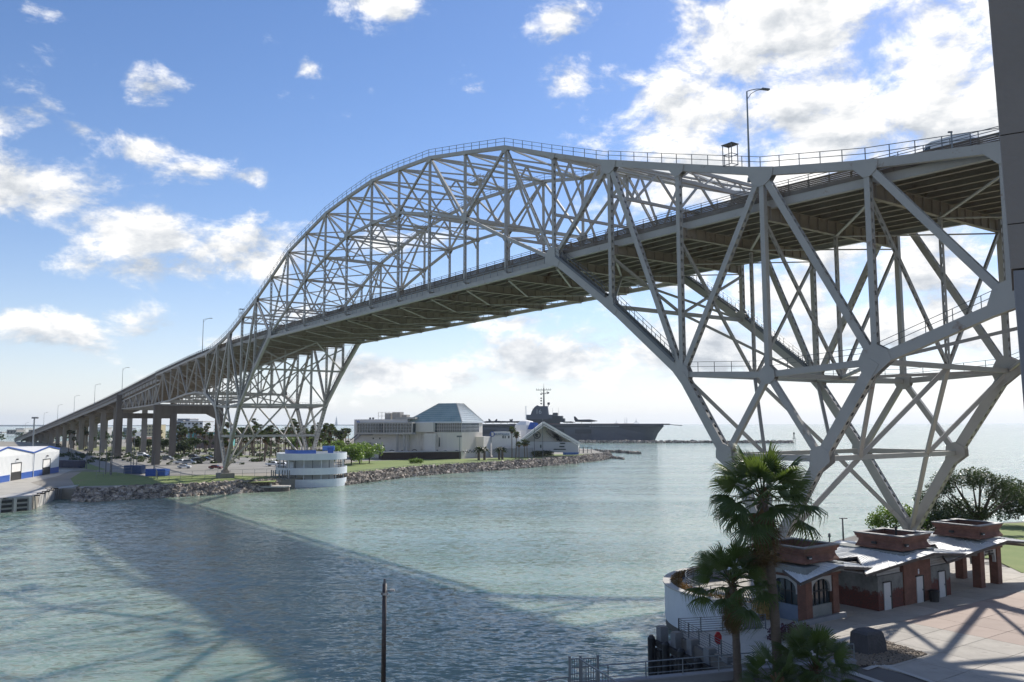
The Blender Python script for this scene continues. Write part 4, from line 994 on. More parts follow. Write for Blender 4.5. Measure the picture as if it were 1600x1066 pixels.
o=thing('flood_light_pole','tall grey floodlight mast rising in front of the white warehouse','lamp',at(49,741,2.5)); h=zof(52,653,at(49,741,2.5))-2.5; MB().cyl((0,0,0),(0,0,h),.3,.2,9).build('pole',lampm,o); MB().box((.2,0,h),(1.9,.5,.5)).build('floodlight',rail_m,o)
# dock wall with fender panels, piles
D0,D1,D2,D3=at(-60,806,0),at(47,797,0),at(84,781,0),at(112,778,0)
dk=thing('dock','weathered white concrete dock with dark fender panels and a pile row','dock',(D1.x,D1.y,0))
r_=lambda P: Vector((P.x-D1.x,P.y-D1.y,P.z))
def face(a,b_,z0,z1,th,m,name,inn):
    MB().ext([r_(Vector((a.x,a.y,z0))),r_(Vector((b_.x,b_.y,z0))),r_(Vector((b_.x,b_.y,z1))),r_(Vector((a.x,a.y,z1)))],inn*th).build(name,m,dk)
i1=Vector((-.3,1,0)).normalized(); dockm=mat('stained white dock concrete',(.50,.48,.44),.85,(.34,.32,.29),.6,8,.7,bump=.2,bscale=3,col3=(.12,.10,.085),s3=.4,th3=.55)
face(D0,D1,-.6,2.9,3,dockm,'front_wall',i1); face(D1,D2,-.6,2.75,3,dockm,'side_wall',i1)
MB().prism([tuple(r_(q).xy) for q in (D0,D1,D2,D3,D3+i1*8,D2+i1*6,D0+i1*6)],2.4,2.62).build('deck',conc_l,dk)
dd=(D1-D0).normalized(); nrm=Vector((dd.y,-dd.x,0))
Lf=(D1-D0).length
for k in range(6):
    for j,z in enumerate((.2,1.15,2.1)):
        c=r_(D1)-dd*(1.7+k*3.0)+nrm*.12; MB().box((c.x,c.y,z),(1.9,.25,.55),math.atan2(dd.y,dd.x)).build('fender_panel',blackm,dk)
    c=r_(D1)-dd*(.2+k*3.0)+nrm*.2; MB().box((c.x,c.y,1.1),(.55,.4,3.0),math.atan2(dd.y,dd.x)).build('fender_rib',conc_l,dk)
for k in range(7): q=r_(D2.lerp(D3,(k+.5)/7)); MB().cyl((q.x,q.y,-1),(q.x,q.y,2.45),.28,.26,8).build('pile',conc,dk)
for k in range(5): q=r_(D1.lerp(D2,.1+k*.2)); MB().box((q.x,q.y+1,2.75),(1.6,.25,.3),.3*(k%3)).build('loose_timber',slat,dk)
# containers
def container(u,v,l,label,m,rz,s=(6,2.4,2.4)):
    o=thing('container',label,'container',at(u,v,2.5),rz); MB().box((0,0,s[2]/2+.1),s).build('body',m,o)
    mb=MB()
    for k in range(12): mb.box((-s[0]/2+(k+.5)*s[0]/12,0,s[2]/2+.1),(.12,s[1]+.1,s[2]-.3))
    mb.build('ribs',m,o,kind='stuff'); MB().box((s[0]/2+.03,0,s[2]/2+.1),(.05,s[1]-.3,s[2]-.3)).build('door',m,o)
navy=mat('navy container',(.02,.028,.07),.5,(.015,.02,.05),1)
container(107,731,0,'long navy container lying right of the white warehouse',navy,R(-20),(13,2.4,2.6))
container(246,744,0,'bright blue skip at the foot of the tall double column',bluep,R(-12),(6.5,2.4,2.0))
container(210,740.5,0,'dull blue container left of the blue skip',mat('dull blue container',(.05,.09,.20),.6,(.03,.06,.14),1),R(-15),(6,2.4,2.5))
container(345,753,0,'small blue locker beside the near tower pedestal',bluep,R(-12),(3,1.5,1.6)) if False else None
# cars -------------------------------------------------------
def paint(n,c): return mat('car paint '+n,c,.25,None,spec=.7)
tyre=mat('tyre rubber',(.015,.015,.015),.8); hub=mat('wheel metal',(.4,.4,.42),.3,metal=.8)
def car(u,v,rz,pm,label,kind='sedan',pos=None,group='cars parked in the lot under the bridge'):
    P=pos or at(u,v,2.512); o=thing('parked_car',label,'car',P,rz,group)
    if kind=='suv': pr=[(-2.4,.45),(-2.4,1.0),(-2.25,1.65),(-1.9,1.75),(.5,1.75),(1.15,1.15),(2.25,1.0),(2.4,.7),(2.4,.4)]; cab=[(-2.1,1.12),(-1.95,1.62),(.42,1.62),(.98,1.12)]
    elif kind=='pickup': pr=[(-2.7,.5),(-2.7,1.1),(-.7,1.1),(-.6,1.8),(.7,1.8),(1.25,1.2),(2.6,1.1),(2.7,.75),(2.7,.45)]; cab=[(-.55,1.2),(-.48,1.7),(.62,1.7),(1.1,1.2)]
    else: pr=[(-2.2,.4),(-2.2,.95),(-1.6,1.02),(-1.0,1.42),(.35,1.42),(1.05,.98),(2.1,.85),(2.2,.6),(2.2,.35)]; cab=[(-1.45,1.02),(-.95,1.36),(.32,1.36),(.92,1.0)]
    mb=MB(); mb.ext([(x,-.88,z) for x,z in pr],(0,1.76,0)); mb.build('body',pm,o)
    mb=MB(); mb.ext([(x,-.9,z) for x,z in cab],(0,1.8,0)); mb.build('windows',glassd,o)
    e=cab; MB().ext([(e[3][0]+.06,-.75,e[3][1]),(e[2][0]+.10,-.65,e[2][1]),(e[2][0]+.10,.65,e[2][1]),(e[3][0]+.06,.75,e[3][1])],(.03,0,.03)).build('windscreen',glassd,o)
    for x in (-1.4,1.4):
        for y in (-.8,.8):
            w_=MB().cyl((x,y-.12,.34),(x,y+.12,.34),.34,.34,12).build('wheel',tyre,o); MB().cyl((x,y-.14,.34),(x,y+.14,.34),.19,.19,10).build('rim',hub,w_)
    for y in (-.65,.65): MB().box((pr[-2][0]-.02,y,pr[-2][1]),(.1,.35,.14)).build('headlight',conc_l,o)
    MB().box((pr[0][0],0,.8),(.06,1.5,.12)).build('tail_light',mat('tail lamp red',(.3,.01,.01),.3),o); return o
W_=paint('white',(.7,.7,.7)); K_=paint('black',(.012,.012,.014)); G_=paint('grey',(.16,.17,.17)); S_=paint('silver',(.42,.43,.44)); Rd=paint('dark red',(.14,.01,.012))
car(337,733,R(-4),Rd,'dark red saloon parked alone nearest the tower pedestal')
car(263,719,R(-4),G_,'grey estate car parked right of the tall double column','suv')
car(282,725,R(-3),W_,'white pickup leftmost in the front cluster of cars','pickup'); car(296,725.5,R(5),S_,'silver four by four in the front cluster of cars','suv')
car(288,732,R(8),W_,'small white car standing nearest the camera in the lot'); car(308,722,R(60),K_,'dark car parked end on in the middle of the cluster','suv')
car(303,716,R(-10),K_,'black hatchback at the back left of the cluster','suv'); car(313,718,R(15),W_,'white saloon behind the pickup in the cluster')
car(321,719.5,R(-6),K_,'black saloon at the right end of the cluster'); car(327,717,R(0),K_,'second black car half behind the black saloon')
car(223,713,R(-8),W_,'white van seen between the two tall columns','suv'); car(229,716,R(-8),K_,'black car at the left foot of the tall column')
car(248,708,R(0),K_,'small black car behind the tall double column'); car(427,728.5,R(-3),W_,'long white pickup parked just left of the round lookout','pickup')
car(443,730,R(-3),W_,'white estate car half hidden by the round lookout','suv',None); car(137,705,R(0),K_,'dark car far off beneath the approach ramp')
# white van on the bridge deck
sT=-16.5; P=S(sT,5.5,road(sT)); o=thing('delivery_van','white high roofed van crossing the bridge at the right edge','van',P,math.atan2(BD.y,BD.x),None)
pr=[(-2.6,.4),(-2.65,2.2),(-2.4,2.62),(-1.5,2.78),(1.0,2.78),(1.5,2.6),(2.2,1.5),(2.8,1.25),(2.9,.5)]
MB().ext([(x,-1,z) for x,z in pr],(0,2,0)).build('body',whitep,o); MB().ext([(1.1,-1.02,1.5),(2.1,-1.02,1.5),(1.5,-1.02,2.35),(1.1,-1.02,2.4)],(0,2.04,0)).build('windows',glassd,o)
for x in (-1.7,1.8):
    for y in (-.9,.9): MB().cyl((x,y-.12,.36),(x,y+.12,.36),.36,.36,12).build('wheel',tyre,o)
P=S(-19.5,.2,0)+Vector((0,0,uz(-2)+.6)); o=thing('instrument_post','short grey post standing on the top chord beside the van','post',P); MB().cyl((0,0,0),(0,0,1.9),.07,.07,8).build('post_shaft',lampm,o); MB().box((-.1,0,1.95),(.35,.15,.12)).build('post_head',rail_m,o)

# far buildings ----------------------------------------------
def block(u0,u1,vt,vb,Y,dep,m,label,name='building',wins=None,cat='building',wm_=None):
    P=deep(u0,vb,Y); Q=deep(u1,vb,Y); T=deep(u0,vt,Y); w_=Q.x-P.x; h=T.z-2.0; o=thing(name,label,cat,(P.x,Y,2.0)); MB().bb(0,0,0,w_,dep,h).build('wall',m,o); MB().bb(-.3,-.3,h,w_+.3,dep+.3,h+.5).build('roof',conc_l,o)
    if wins:
        nx,nz=wins
        for i in range(nx):
            for k in range(nz):
                x=w_*(i+.22)/nx; z=h*(k+.35)/nz; MB().bb(x,-.15,z,x+w_*.56/nx,.05,z+h*.42/nz).build('window',wm_ or glassd,o)
    return o
bluew=mat('pale blue stucco',(.42,.48,.55),.8,(.36,.42,.50),.3)
block(270,285,658,692,700,30,bluew,'left wing of the pale blue tower block beyond the palms','apartment_block',(1,5)); block(276,295,655,692,706,20,mat('slate core wall',(.2,.23,.28),.8),'dark stair core of the tower block beyond the palms','apartment_block')
block(285.5,316,659,690,698,25,mat('white balcony wall',(.55,.58,.60),.8),'right wing of the tower block with rows of dark balconies','apartment_block',(5,5))
block(294,337,676,690,560,40,mat('turquoise stucco',(.14,.42,.42),.7,(.11,.36,.36),.4),'low turquoise building beyond the palms','turquoise_building',(6,2)); block(308,338,681,691,540,25,mat('brown shed roof',(.16,.12,.12),.8),'low brown roofed shed before the turquoise building','shed')
block(222,240,664,690,900,30,mat('ochre stucco',(.42,.36,.22),.8),'ochre building far off between the columns','building',(4,4)); block(196,212,684,695,700,30,mat('brick wall far',(.25,.15,.12),.8),'low brick building far off under the ramp','building',(3,1))
for k in range(22):
    rr=random.Random(100+k); u=rr.uniform(-10,215); Y=rr.uniform(900,1700); vt=rr.uniform(668,678); u1=u+rr.uniform(5,16)
    block(u,u1,vt,690,Y,25,mat('far wall %d'%(k%4),((.42,.40,.37),(.30,.27,.25),(.5,.49,.47),(.22,.24,.27))[k%4],.8),'low distant town building beyond the left end of the ramp','town_building',(3,1),'building')['group']='distant town buildings'
mb=tree_crown([(random.Random(k).uniform(-620,-190),random.Random(k+900).uniform(900,1500),4,random.Random(k+7).uniform(5,9)) for k in range(150)],9000,1.6,5,.7)
tag(mb.build('distant_trees',treeleaf,kind='stuff'),'dark distant tree line beyond the left end of the ramp','trees')
for k,pl in enumerate((((262,708),(330,706),(440,705),(440,702),(330,702),(262,704)),((300,713),(440,716),(440,712.5),(320,710.5)),((262,699),(540,699),(540,694),(262,694)),((120,704),(258,704),(258,698),(120,698)),((455,712),(536,713),(536,701),(455,703)))):
    sheet('grass',apx(pl,2.52+.004*k),2.52+.004*k,mat('lawn under palms',(.15,.18,.06),.95,(.26,.25,.13),.1,8,.6,bump=.4,bscale=5,col3=(.08,.09,.035),s3=.1,th3=.52))
mb=tree_crown([(random.Random(k).uniform(-230,-70),random.Random(k+900).uniform(318,520),2.8,random.Random(k+7).uniform(.8,1.8)) for k in range(420)],26000,.42,66,.7)
tag(mb.build('undergrowth',treeleaf,kind='stuff'),'low dark undergrowth and hedges among the palm grove','shrubs')
mb=tree_crown([(random.Random(k).uniform(-330,-140),random.Random(k+900).uniform(560,700),3.4,random.Random(k+7).uniform(2,3.4)) for k in range(60)],5000,.6,6,.7)
tag(mb.build('shrub_belt',treeleaf,kind='stuff'),'dark shrub belt beyond the palm grove and the lot','shrubs')
# far shore across the bay and things on it
pts=[]; rr=random.Random(2)
xs=np.linspace(-9500,300,120)
mb=MB(); poly=[(x,0,3+7*rr.random()+ (6 if x<-5000 else 0)) for x in xs]
for (x0,_,z0),(x1,_,z1) in zip(poly[:-1],poly[1:]): mb.quad((x0,9000,-1),(x1,9000,-1),(x1,9000,z1),(x0,9000,z0)); mb.quad((x0,9000,z0),(x1,9000,z1),(x1,9900,z1),(x0,9900,z0))
mb.build('far_shore',mat('far land',(.10,.13,.12),.9),kind='structure')
hz=mat('far grey steel',(.25,.28,.32),.8)
P=deep(525.5,664,8800); P.z=0; o=thing('monument_tower','faint tapering tower on the far shore left of the aquarium','tower',P); mb=MB(); mb.cyl((0,0,0),(0,0,14),22,20,4); mb.cyl((0,0,14),(0,0,80),12,6,4); mb.cyl((0,0,80),(0,0,100),4,1,4); mb.build('tower_shaft',hz,o)
for k,(u,hh,l) in enumerate(((976.5,52,'thin twin crane mast on the horizon above the carrier bow, left one'),(979.5,50,'thin twin crane mast on the horizon above the carrier bow, right one'),(994,44,'wide offshore rig on the horizon right of the twin masts'),(963,26,'low arched rig on the horizon above the carrier deck'))):
    P=deep(u,664,7000); P.z=0; o=thing('offshore_rig',l,'rig',P); mb=MB(); mb.box((0,0,8),(26 if k<2 else 60,20,10)); mb.build('hull',hz,o)
    mb=MB(); mb.beam((0,0,10),(0,0,hh+14),5,5,w2=1.5,h2=1.5)
    if k>=2: mb.beam((-26,0,10),(0,0,hh*.8),3,3).beam((26,0,10),(0,0,hh*.8),3,3)
    mb.build('derrick',hz,o)
# channel buoy / beacon at the end of the breakwater
o=thing('beacon','small dark navigation beacon on the end of the breakwater','beacon',at(1241,691,0)); mb=MB()
for x in (-1,1):
    for y in (-1,1): mb.beam((x,y,0),(x*.3,y*.3,7),.2,.2)
mb.build('frame',rail_m,o); MB().box((0,0,3.5),(2.6,2.6,.3)).build('platform',rail_m,o); MB().box((0,0,8),(1.4,.3,1.8)).build('day_mark',blackm,o)
# AIRCRAFT CARRIER ---------------------------------------------
HY=800; bow=deep(1040,690,HY); stern=deep(610,690,HY+40); bow.z=stern.z=0
dv=(stern-bow); CL_=dv.length; crz=math.atan2(-dv.y,-dv.x)
ca=thing('aircraft_carrier','dark grey museum aircraft carrier moored beyond the point','ship',bow,crz)   # +x towards the bow, bow at x=0
navyg=mat('haze grey blue hull paint',(.085,.10,.135),.55,(.055,.065,.09),.05,8,.7,col3=(.04,.045,.06),s3=.03,th3=.55,stretch=(1,1,2))
navyd=mat('dark ship grey',(.035,.042,.055),.6,(.025,.03,.04),.2)
HD=17.2
mb=MB(); secs=[(-4,.6,2.6),(-9,3,7),(-20,7.5,11),(-45,12.5,14),(-80,14,14.5),(-180,14,14.5),(-CL_+16,12,13.5),(-CL_+4,8,12)]; n0=len(mb.v)
for x,wb,wt in secs:
    sh=lambda f: x+ (10*f if x>-12 else 6*f if x>-25 else 0) - (5 if x>-12 else 0)
    for y,z,f in ((-wb*.5,-3,0),(-wb,0,0),(-(wb+wt)/2,8,.5),(-wt,HD-3,1),(wt,HD-3,1),((wb+wt)/2,8,.5),(wb,0,0),(wb*.5,-3,0)): mb.v.append((sh(f)-3,y,z))
for k in range(len(secs)-1):
    for j in range(8): a=n0+8*k+j; b_=n0+8*k+(j+1)%8; mb.f.append((a,b_,b_+8,a+8))
mb.f.append(tuple(n0+j for j in range(8)))
mb.build('hull',navyg,ca)
MB().prism([(4,-9),(4,9),(-25,15),(-70,17),(-CL_,17),(-CL_,-15),(-150,-16),(-60,-15),(-25,-13)],HD-1.3,HD).build('flight_deck',mat('flight deck edge',(.10,.10,.12),.7,(.07,.07,.085),.1),ca)
MB().prism([(-2,-11.5),(-20,-15),(-CL_,-15),(-CL_,15),(-20,15),(-2,11)],HD-3.2,HD-1.3).build('gallery_deck',navyd,ca)
MB().ext([(4,-4,HD-1.2),(16,0,HD-2.2),(4,4,HD-1.2)],(0,0,.6)).build('bow_ramp',navyd,ca)
MB().bb(-30,-15.3,HD+.02,-150,-15.1,HD+.25).build('deck_edge_line',mat('faded red deck paint',(.30,.14,.12),.7),ca)
# sponsons, openings and the mooring gear along the side
for x0,x1,z0,z1 in ((-70,-86,8,12),(-96,-112,7.5,12.5),(-120,-150,8,12.5),(-164,-180,8,12)): MB().bb(x0,-15.6,z0,x1,-13.5,z1).build('side_sponson',navyd,ca)
for k in range(9): MB().bb(-95-k*3,-14.7,5.4,-96.6-k*3,-14.0,6.3).build('side_port',glassd,ca)
# faint lettering row on the bow
for k in range(12): MB().bb(-44-k*2.4,-15.06,HD-2.7,-45.6-k*2.4,-15.0,HD-1.9).build('faint_hull_mark',mat('faded hull mark',(.26,.28,.32),.7),ca)
# island
ix=lambda u: local(deep(u,660,HY+8),bow,crz).x
def iz(v): return EYE+ray(850,v).z*(HY/ray(850,v).y)
xa,xb=ix(822),ix(880)
MB().bb(xa,-13,HD,xb-3,-5,iz(655)).build('island_base',navyd,ca); MB().bb(xa,-13.5,iz(655),xb-5,-4.5,iz(648)).build('island_deck',navyg,ca)
MB().bb(xb-14,-14,iz(660),xb+2,-4,iz(654)).bb(xb-10,-14,iz(654.5),xb,-4,iz(650)).build('bridge_wing',navyd,ca)
prf=[(829,649),(831,643),(833,639),(836,635.5),(840,633),(843,634.5),(856,634.5),(858,649)]
MB().ext([(ix(u),-12,iz(v)) for u,v in prf],(0,6,0)).build('funnel',navyg,ca)
for u in (866,870): MB().bb(ix(u)-1.2,-10,iz(649),ix(u)+1.2,-7,iz(645)).build('director',navyd,ca)
textmesh('hull_number','16',6.2,.05,mat('number grey',(.33,.35,.38),.6),ca,(ix(837),-12.15,iz(646.5)),(R(90),0,0))
xm=ix(850); mz=lambda v: iz(v)
mb=MB(); mb.cyl((xm,-9,iz(636)),(xm,-9,iz(606)),.9,.5,8); mb.cyl((xm,-9,iz(606)),(xm,-9,iz(598.5)),.22,.1,6); mb.build('mast',navyd,ca)
mb=MB(); mb.beam((xm-7.6,-9,iz(609)),(xm+7.2,-9,iz(609)),.5,.6)
for q in (-7.2,-5,-2.6,2.6,4.8,6.9): mb.beam((xm+q,-9,iz(609)),(xm+q,-9,iz(606.3)),.25,.25)
mb.beam((xm-3,-9,iz(615)),(xm+4,-9,iz(615)),.4,.4).beam((xm-3.2,-9,iz(611)),(xm,-9,iz(616)),.3,.3).beam((xm+3.8,-9,iz(611)),(xm,-9,iz(616)),.3,.3)
mb.build('yardarm',navyd,ca)
for v in (615.5,622,626,630.5): MB().box((xm-2.6,-9,iz(v)),(1.5,1.2,1.3)).build('radar',navyd,ca)
MB().box((xm+4.2,-9,iz(613.5)),(2,1,1.4)).build('radar',navyd,ca); mb=MB(); mb.cyl((ix(857),-9,iz(635)),(ix(857),-9,iz(631)),.4,.3,6); mb.box((ix(857)+.3,-9,iz(630.5)),(2.4,.6,2.2)); mb.build('radar',navyd,ca)
for u in (832,864,873): MB().cyl((ix(u),-9,iz(649)),(ix(u),-9,iz(637)),.12,.06,5).build('antenna',navyd,ca)
# aircraft on deck
def jet(u,l,s=1,flip=1,x=None,y=-6):
    x=ix(u) if x is None else x; M=ca.matrix_world if False else Matrix.Translation(bow)@Matrix.Rotation(crz,4,'Z'); P=M@Vector((x,y,HD+.1))
    o=thing('parked_aircraft',l,'aircraft',P,crz if flip>0 else crz+math.pi,'aircraft parked on the flight deck')
    mb=MB(); mb.cyl((-7*s,0,2.0*s),(3*s,0,2.0*s),.7*s,.95*s,8); mb.cyl((3*s,0,2.0*s),(8*s,0,1.8*s),.95*s,.15*s,8); mb.build('fuselage',navyd,o)
    MB().prism([(-4*s,-5*s),(-2*s,-5*s),(2.5*s,0),(-2*s,5*s),(-4*s,5*s),(-3.5*s,0)],1.8*s,2.0*s).build('wing',navyd,o)
    MB().ext([(-7.4*s,-.1,2.3*s),(-4.6*s,-.1,2.5*s),(-6.6*s,-.1,4.8*s),(-7.8*s,-.1,4.9*s)],(0,.25,0)).build('tail_fin',navyd,o); mb=MB()
    for q in (-2.5*s,4*s): mb.beam((q,0,0),(q,0,1.6*s),.25,.25)
    mb.build('landing_gear',navyd,o)
jet(915,'swept wing jet with a tall fin parked on the forward flight deck',1.45); jet(889,'smaller aircraft with folded wings just ahead of the island',.8)
jet(806,'dark aircraft on the after deck just left of the island',.95); jet(787,'dark aircraft second along the after deck',1.0,-1); jet(773,'dark aircraft third along the after deck',1.05); jet(762,'dark aircraft furthest aft in view by the pyramid',1.0,-1)
# mooring barge beside the breakwater

# ------------------------------------------------------------ sea air
hzm=bpy.data.materials.new('sea haze'); hzm.use_nodes=True; t=hzm.node_tree; t.nodes.remove(t.nodes['Principled BSDF'])
pv=t.nodes.new('ShaderNodeVolumePrincipled'); pv.inputs['Color'].default_value=(.82,.90,1,1); pv.inputs['Density'].default_value=5.5e-5; pv.inputs['Anisotropy'].default_value=.3
t.links.new(pv.outputs[0],t.nodes['Material Output'].inputs['Volume'])
hb=MB().bb(-10900,-400,-4,10900,10500,125).build('haze',hzm,kind='stuff'); tag(hb,'thin pale sea haze over the whole bay','haze')
sc.cycles.volume_bounces=0; sc.cycles.volume_max_steps=64
# ------------------------------------------------------------ NEAR BANK
GZ=3.0
RC=Vector((23.6,74.6,0)); 
arc=[(RC.x+10*math.cos(R(a)),RC.y+10*math.sin(R(a))) for a in range(236,96,-6)]
near=[(-80,30),(-10,46.6),(5.5,49.6),(13.3,51.9),(11.3,60.3),(18.0,61.6)]+arc+[(27,86),(33,92),(39,104),(47,113),(62,121),(95,132),(240,150),(240,-60),(-80,-60)]
groundm=mat('plaza base concrete',(.16,.145,.13),.9,(.10,.09,.08),.5,8,.6)
MB().prism(near,-2,GZ).build('near_bank_ground',groundm,kind='structure')
def npoly(name,pts,z,m): return MB().quad(*[(q[0],q[1],z) for q in pts]).build(name,m,kind='structure')
npoly('grass',[(50,83),(240,60),(240,148),(95,130),(62,119.5),(48,111),(44,101),(47,95),(52,91.5)],GZ+.09,grassm)
npoly('grass',[(28.5,87),(40,101),(40.5,97),(35,89),(30,84)],GZ+.02,grassm)
# paving slabs
KZ=math.atan2(BN.y,BN.x)
pav=thing('plaza_paving','pale jointed concrete paving of the waterfront plaza','paving',S(-34,-22,GZ),KZ); pav['kind']='structure'; del pav['category']
pm=mat('plaza slab',(.46,.42,.365),.85,(.31,.28,.24),.7,9,.5,bump=.12,bscale=8,col3=(.17,.145,.12),s3=.5,th3=.56,rand=.13)
pm2=mat('plaza slab rosy',(.40,.31,.26),.85,(.32,.245,.20),.6,8,.6,bump=.12,bscale=9,rand=.1)
me=MB().bb(.02,.02,0,3.03,3.03,.05).mesh('paving_slab'); me.materials.append(pm); me2=me.copy(); me2.materials.clear(); me2.materials.append(pm2)
poly_near=near
def inside(x,y,P):
    c=False; j=len(P)-1
    for i in range(len(P)):
        if (P[i][1]>y)!=(P[j][1]>y) and x<(P[j][0]-P[i][0])*(y-P[i][1])/(P[j][1]-P[i][1])+P[i][0]: c=not c
        j=i
    return c
for i in range(0,20):
    for j in range(0,11):
        q=S(-34,-22,0)+BN*(i*3.05+1.5)+BD*(j*3.05+1.5)
        if not all(inside(q.x+dx,q.y+dy,near) for dx,dy in ((-2,0),(2,0),(0,2),(0,-2),(0,0))): continue
        if (q.x>50 and q.y>88): continue
        o=bpy.data.objects.new('paving_slab', me2 if (4<=i<=9 and 2<=j<=4) or (i>=12 and 1<=j<=3) else me); sc.collection.objects.link(o); o.parent=pav; o.location=(i*3.05,j*3.05,0)
dark_band=mat('grey paving band',(.21,.20,.20),.85,(.16,.15,.15),1,6,.5)
for a,b_,w_ in (((1322,1048),(1400,1075),.5),((1352,1030),(1470,1070),.35),((1352,1046),(1380,1036),.35)):
    P,Q=at(*a,3.06),at(*b_,3.06); MB().beam(P,Q,w_,.02).build('paving_band',conc_l,kind='structure')
# front sea wall, railing, openings
sw=thing('sea_wall','grey low sea wall with a double pipe railing at the bottom of the view','wall',at(1000,1062,3.45)); O_=at(1000,1062,3.45)
A_=at(1210,1043,3.45)-O_; ext=A_.normalized(); ext.z=0; a0=Vector((0,0,0))-ext*4.2; a1=A_+ext*5.5
gw=mat('grey painted wall',(.26,.265,.28),.75,(.20,.205,.22),.8,6,.6,bump=.1)
MB().beam(a0+Vector((0,0,-.45)),a1+Vector((0,0,-.45)),.35,.9).build('wall_body',gw,sw); MB().beam(a0+Vector((0,0,.03)),a1+Vector((0,0,.03)),.5,.1).build('coping',gw,sw)
for u,v in ((1078,1060),(1146,1054)): q=at(u,v,3.2)-O_; MB().box((q.x,q.y-.1,-.5),(.3,.5,.22),math.atan2(ext.y,ext.x)).build('wall_opening',blackm,sw)
n=8; mb=MB()
for k in range(n+1): q=a0.lerp(a1,k/n); mb.cyl(q,q+Vector((0,0,.95)),.035,n=7)
mb.build('rail_posts',lampm,sw)
for h_ in (.95,.62,.3): MB().cyl(a0+Vector((0,0,h_)),a1+Vector((0,0,h_)),.035 if h_>.9 else .022,n=7).build('rail',lampm,sw)
# left lower railing and picket gate
gt=thing('picket_gate','grey steel picket gate with a sloping handrail at the bottom edge','gate',deep(890,1066,46)); O_=deep(890,1066,46)
def pick(P0,P1,z0a,z0b,n,base):
    for k in range(n):
        f=k/(n-1); q=P0.lerp(P1,f); zt=z0a+(z0b-z0a)*f; MB().beam((q.x,q.y,base),(q.x,q.y,zt),.035,.035).build('picket',lampm,gt)
q0,q1=deep(890,1030,46)-O_,deep(934,1028,47.2)-O_; base=2.4-O_.z
pick(q0,q1,q0.z,q1.z,13,base)
for q in (q0,q1,q0.lerp(q1,.38)): MB().beam((q.x,q.y,base),(q.x,q.y,q.z+.15),.13,.13).build('gate_post',lampm,gt)
MB().beam(q0,q1,.05,.05).beam(q0+Vector((0,0,-1.2)),q1+Vector((0,0,-1.2)),.05,.05).build('gate_rail',lampm,gt)
q2,q3=deep(906,1030,46)-O_,deep(975,1073,42)-O_; pick(q2,q3,q2.z,q3.z,16,q3.z-1.2); MB().beam(q2,q3,.07,.07).build('sloping_handrail',lampm,gt)
o=thing('railing','thin pipe railing running left from the picket gate','railing',deep(888,1058,46)); P,Q=Vector((0,0,0)),deep(790,1073,44.5)-deep(888,1058,46)
rails((P+Vector((0,0,-1)),Q+Vector((0,0,-1))),Vector((0,0,0)),1.0,1.6,parent=o,m=lampm)
# brown pole with camera
P=deep(599,1066,48); P.z=2.9; h=EYE+ray(600,912).z*48/ray(600,912).y-2.9
o=thing('camera_pole','thin brown pole with a small camera arm standing against the water','pole',P); MB().cyl((0,0,0),(0,0,h),.14,.12,12).build('shaft',pipe_m,o,smooth=True); MB().cyl((0,0,h),(0,0,h+.28),.09,.06,10).build('cap',rail_m,o)
MB().beam((0,0,h-.42),(.52,-.05,h-.38),.07,.06).build('arm',rail_m,o); MB().box((.45,-.05,h-.36),(.26,.12,.12)).build('camera_head',conc_l,o); MB().cyl((0,0,h-.62),(0,0,h-.48),.2,.2,10).build('collar',rail_m,o); MB().box((.1,-.15,h-.56),(.3,.14,.1)).build('bracket',conc_l,o)
# fender line: concrete blocks, black rubber piles, timber walers
fd=thing('fender_line','dark timber and rubber ship fenders with grey concrete piles below the plaza','fender',at(1035,1000,2.4)); O_=at(1035,1000,2.4)
bl=[at(*q,2.4)-O_ for q in ((1035,1000),(1058,1010),(1083,1021),(1110,1036),(1139,1050))]; dr=(bl[3]-bl[0]).normalized(); rz_=math.atan2(dr.y,dr.x)
for q in bl: MB().box((q.x,q.y,-.9),(.62,.62,3.6),rz_).build('concrete_pile',mat('grey pile',(.23,.235,.24),.85,(.16,.16,.165),1.5,6,.6,bump=.2),fd); MB().box((q.x,q.y,.93),(.5,.5,.08),rz_).build('pile_cap',conc,fd)
nn=Vector((-dr.y,dr.x,0)); nn=nn if nn.x<0 else -nn
for q in bl[:4]: c=q+nn*.75-dr*.25; MB().cyl((c.x,c.y,-3.0),(c.x,c.y,.15),.27,.27,12).cyl((c.x,c.y,.15),(c.x,c.y,.35),.27,.12,12).build('rubber_fender',blackm,fd,smooth=False)
for z,w_ in ((-.2,.35),(-.9,.35),(-1.6,.35)): MB().beam(bl[0]+nn*.42+Vector((0,0,z))-dr*.4,bl[4]+nn*.42+Vector((0,0,z)),.3,w_).build('timber_waler',mat('black timber',(.02,.018,.016),.8,(.035,.03,.026),2),fd)
MB().beam(bl[0]-nn*.55+Vector((0,0,-.25)),bl[4]-nn*.55+Vector((0,0,-.25)),.9,.3).build('walkway_beam',gw,fd)
for k in range(12): q=bl[0].lerp(bl[4],k/11)+nn*.6; MB().cyl((q.x,q.y,-3),(q.x,q.y,-.5),.12,.12,7).build('timber_pile',blackm,fd)
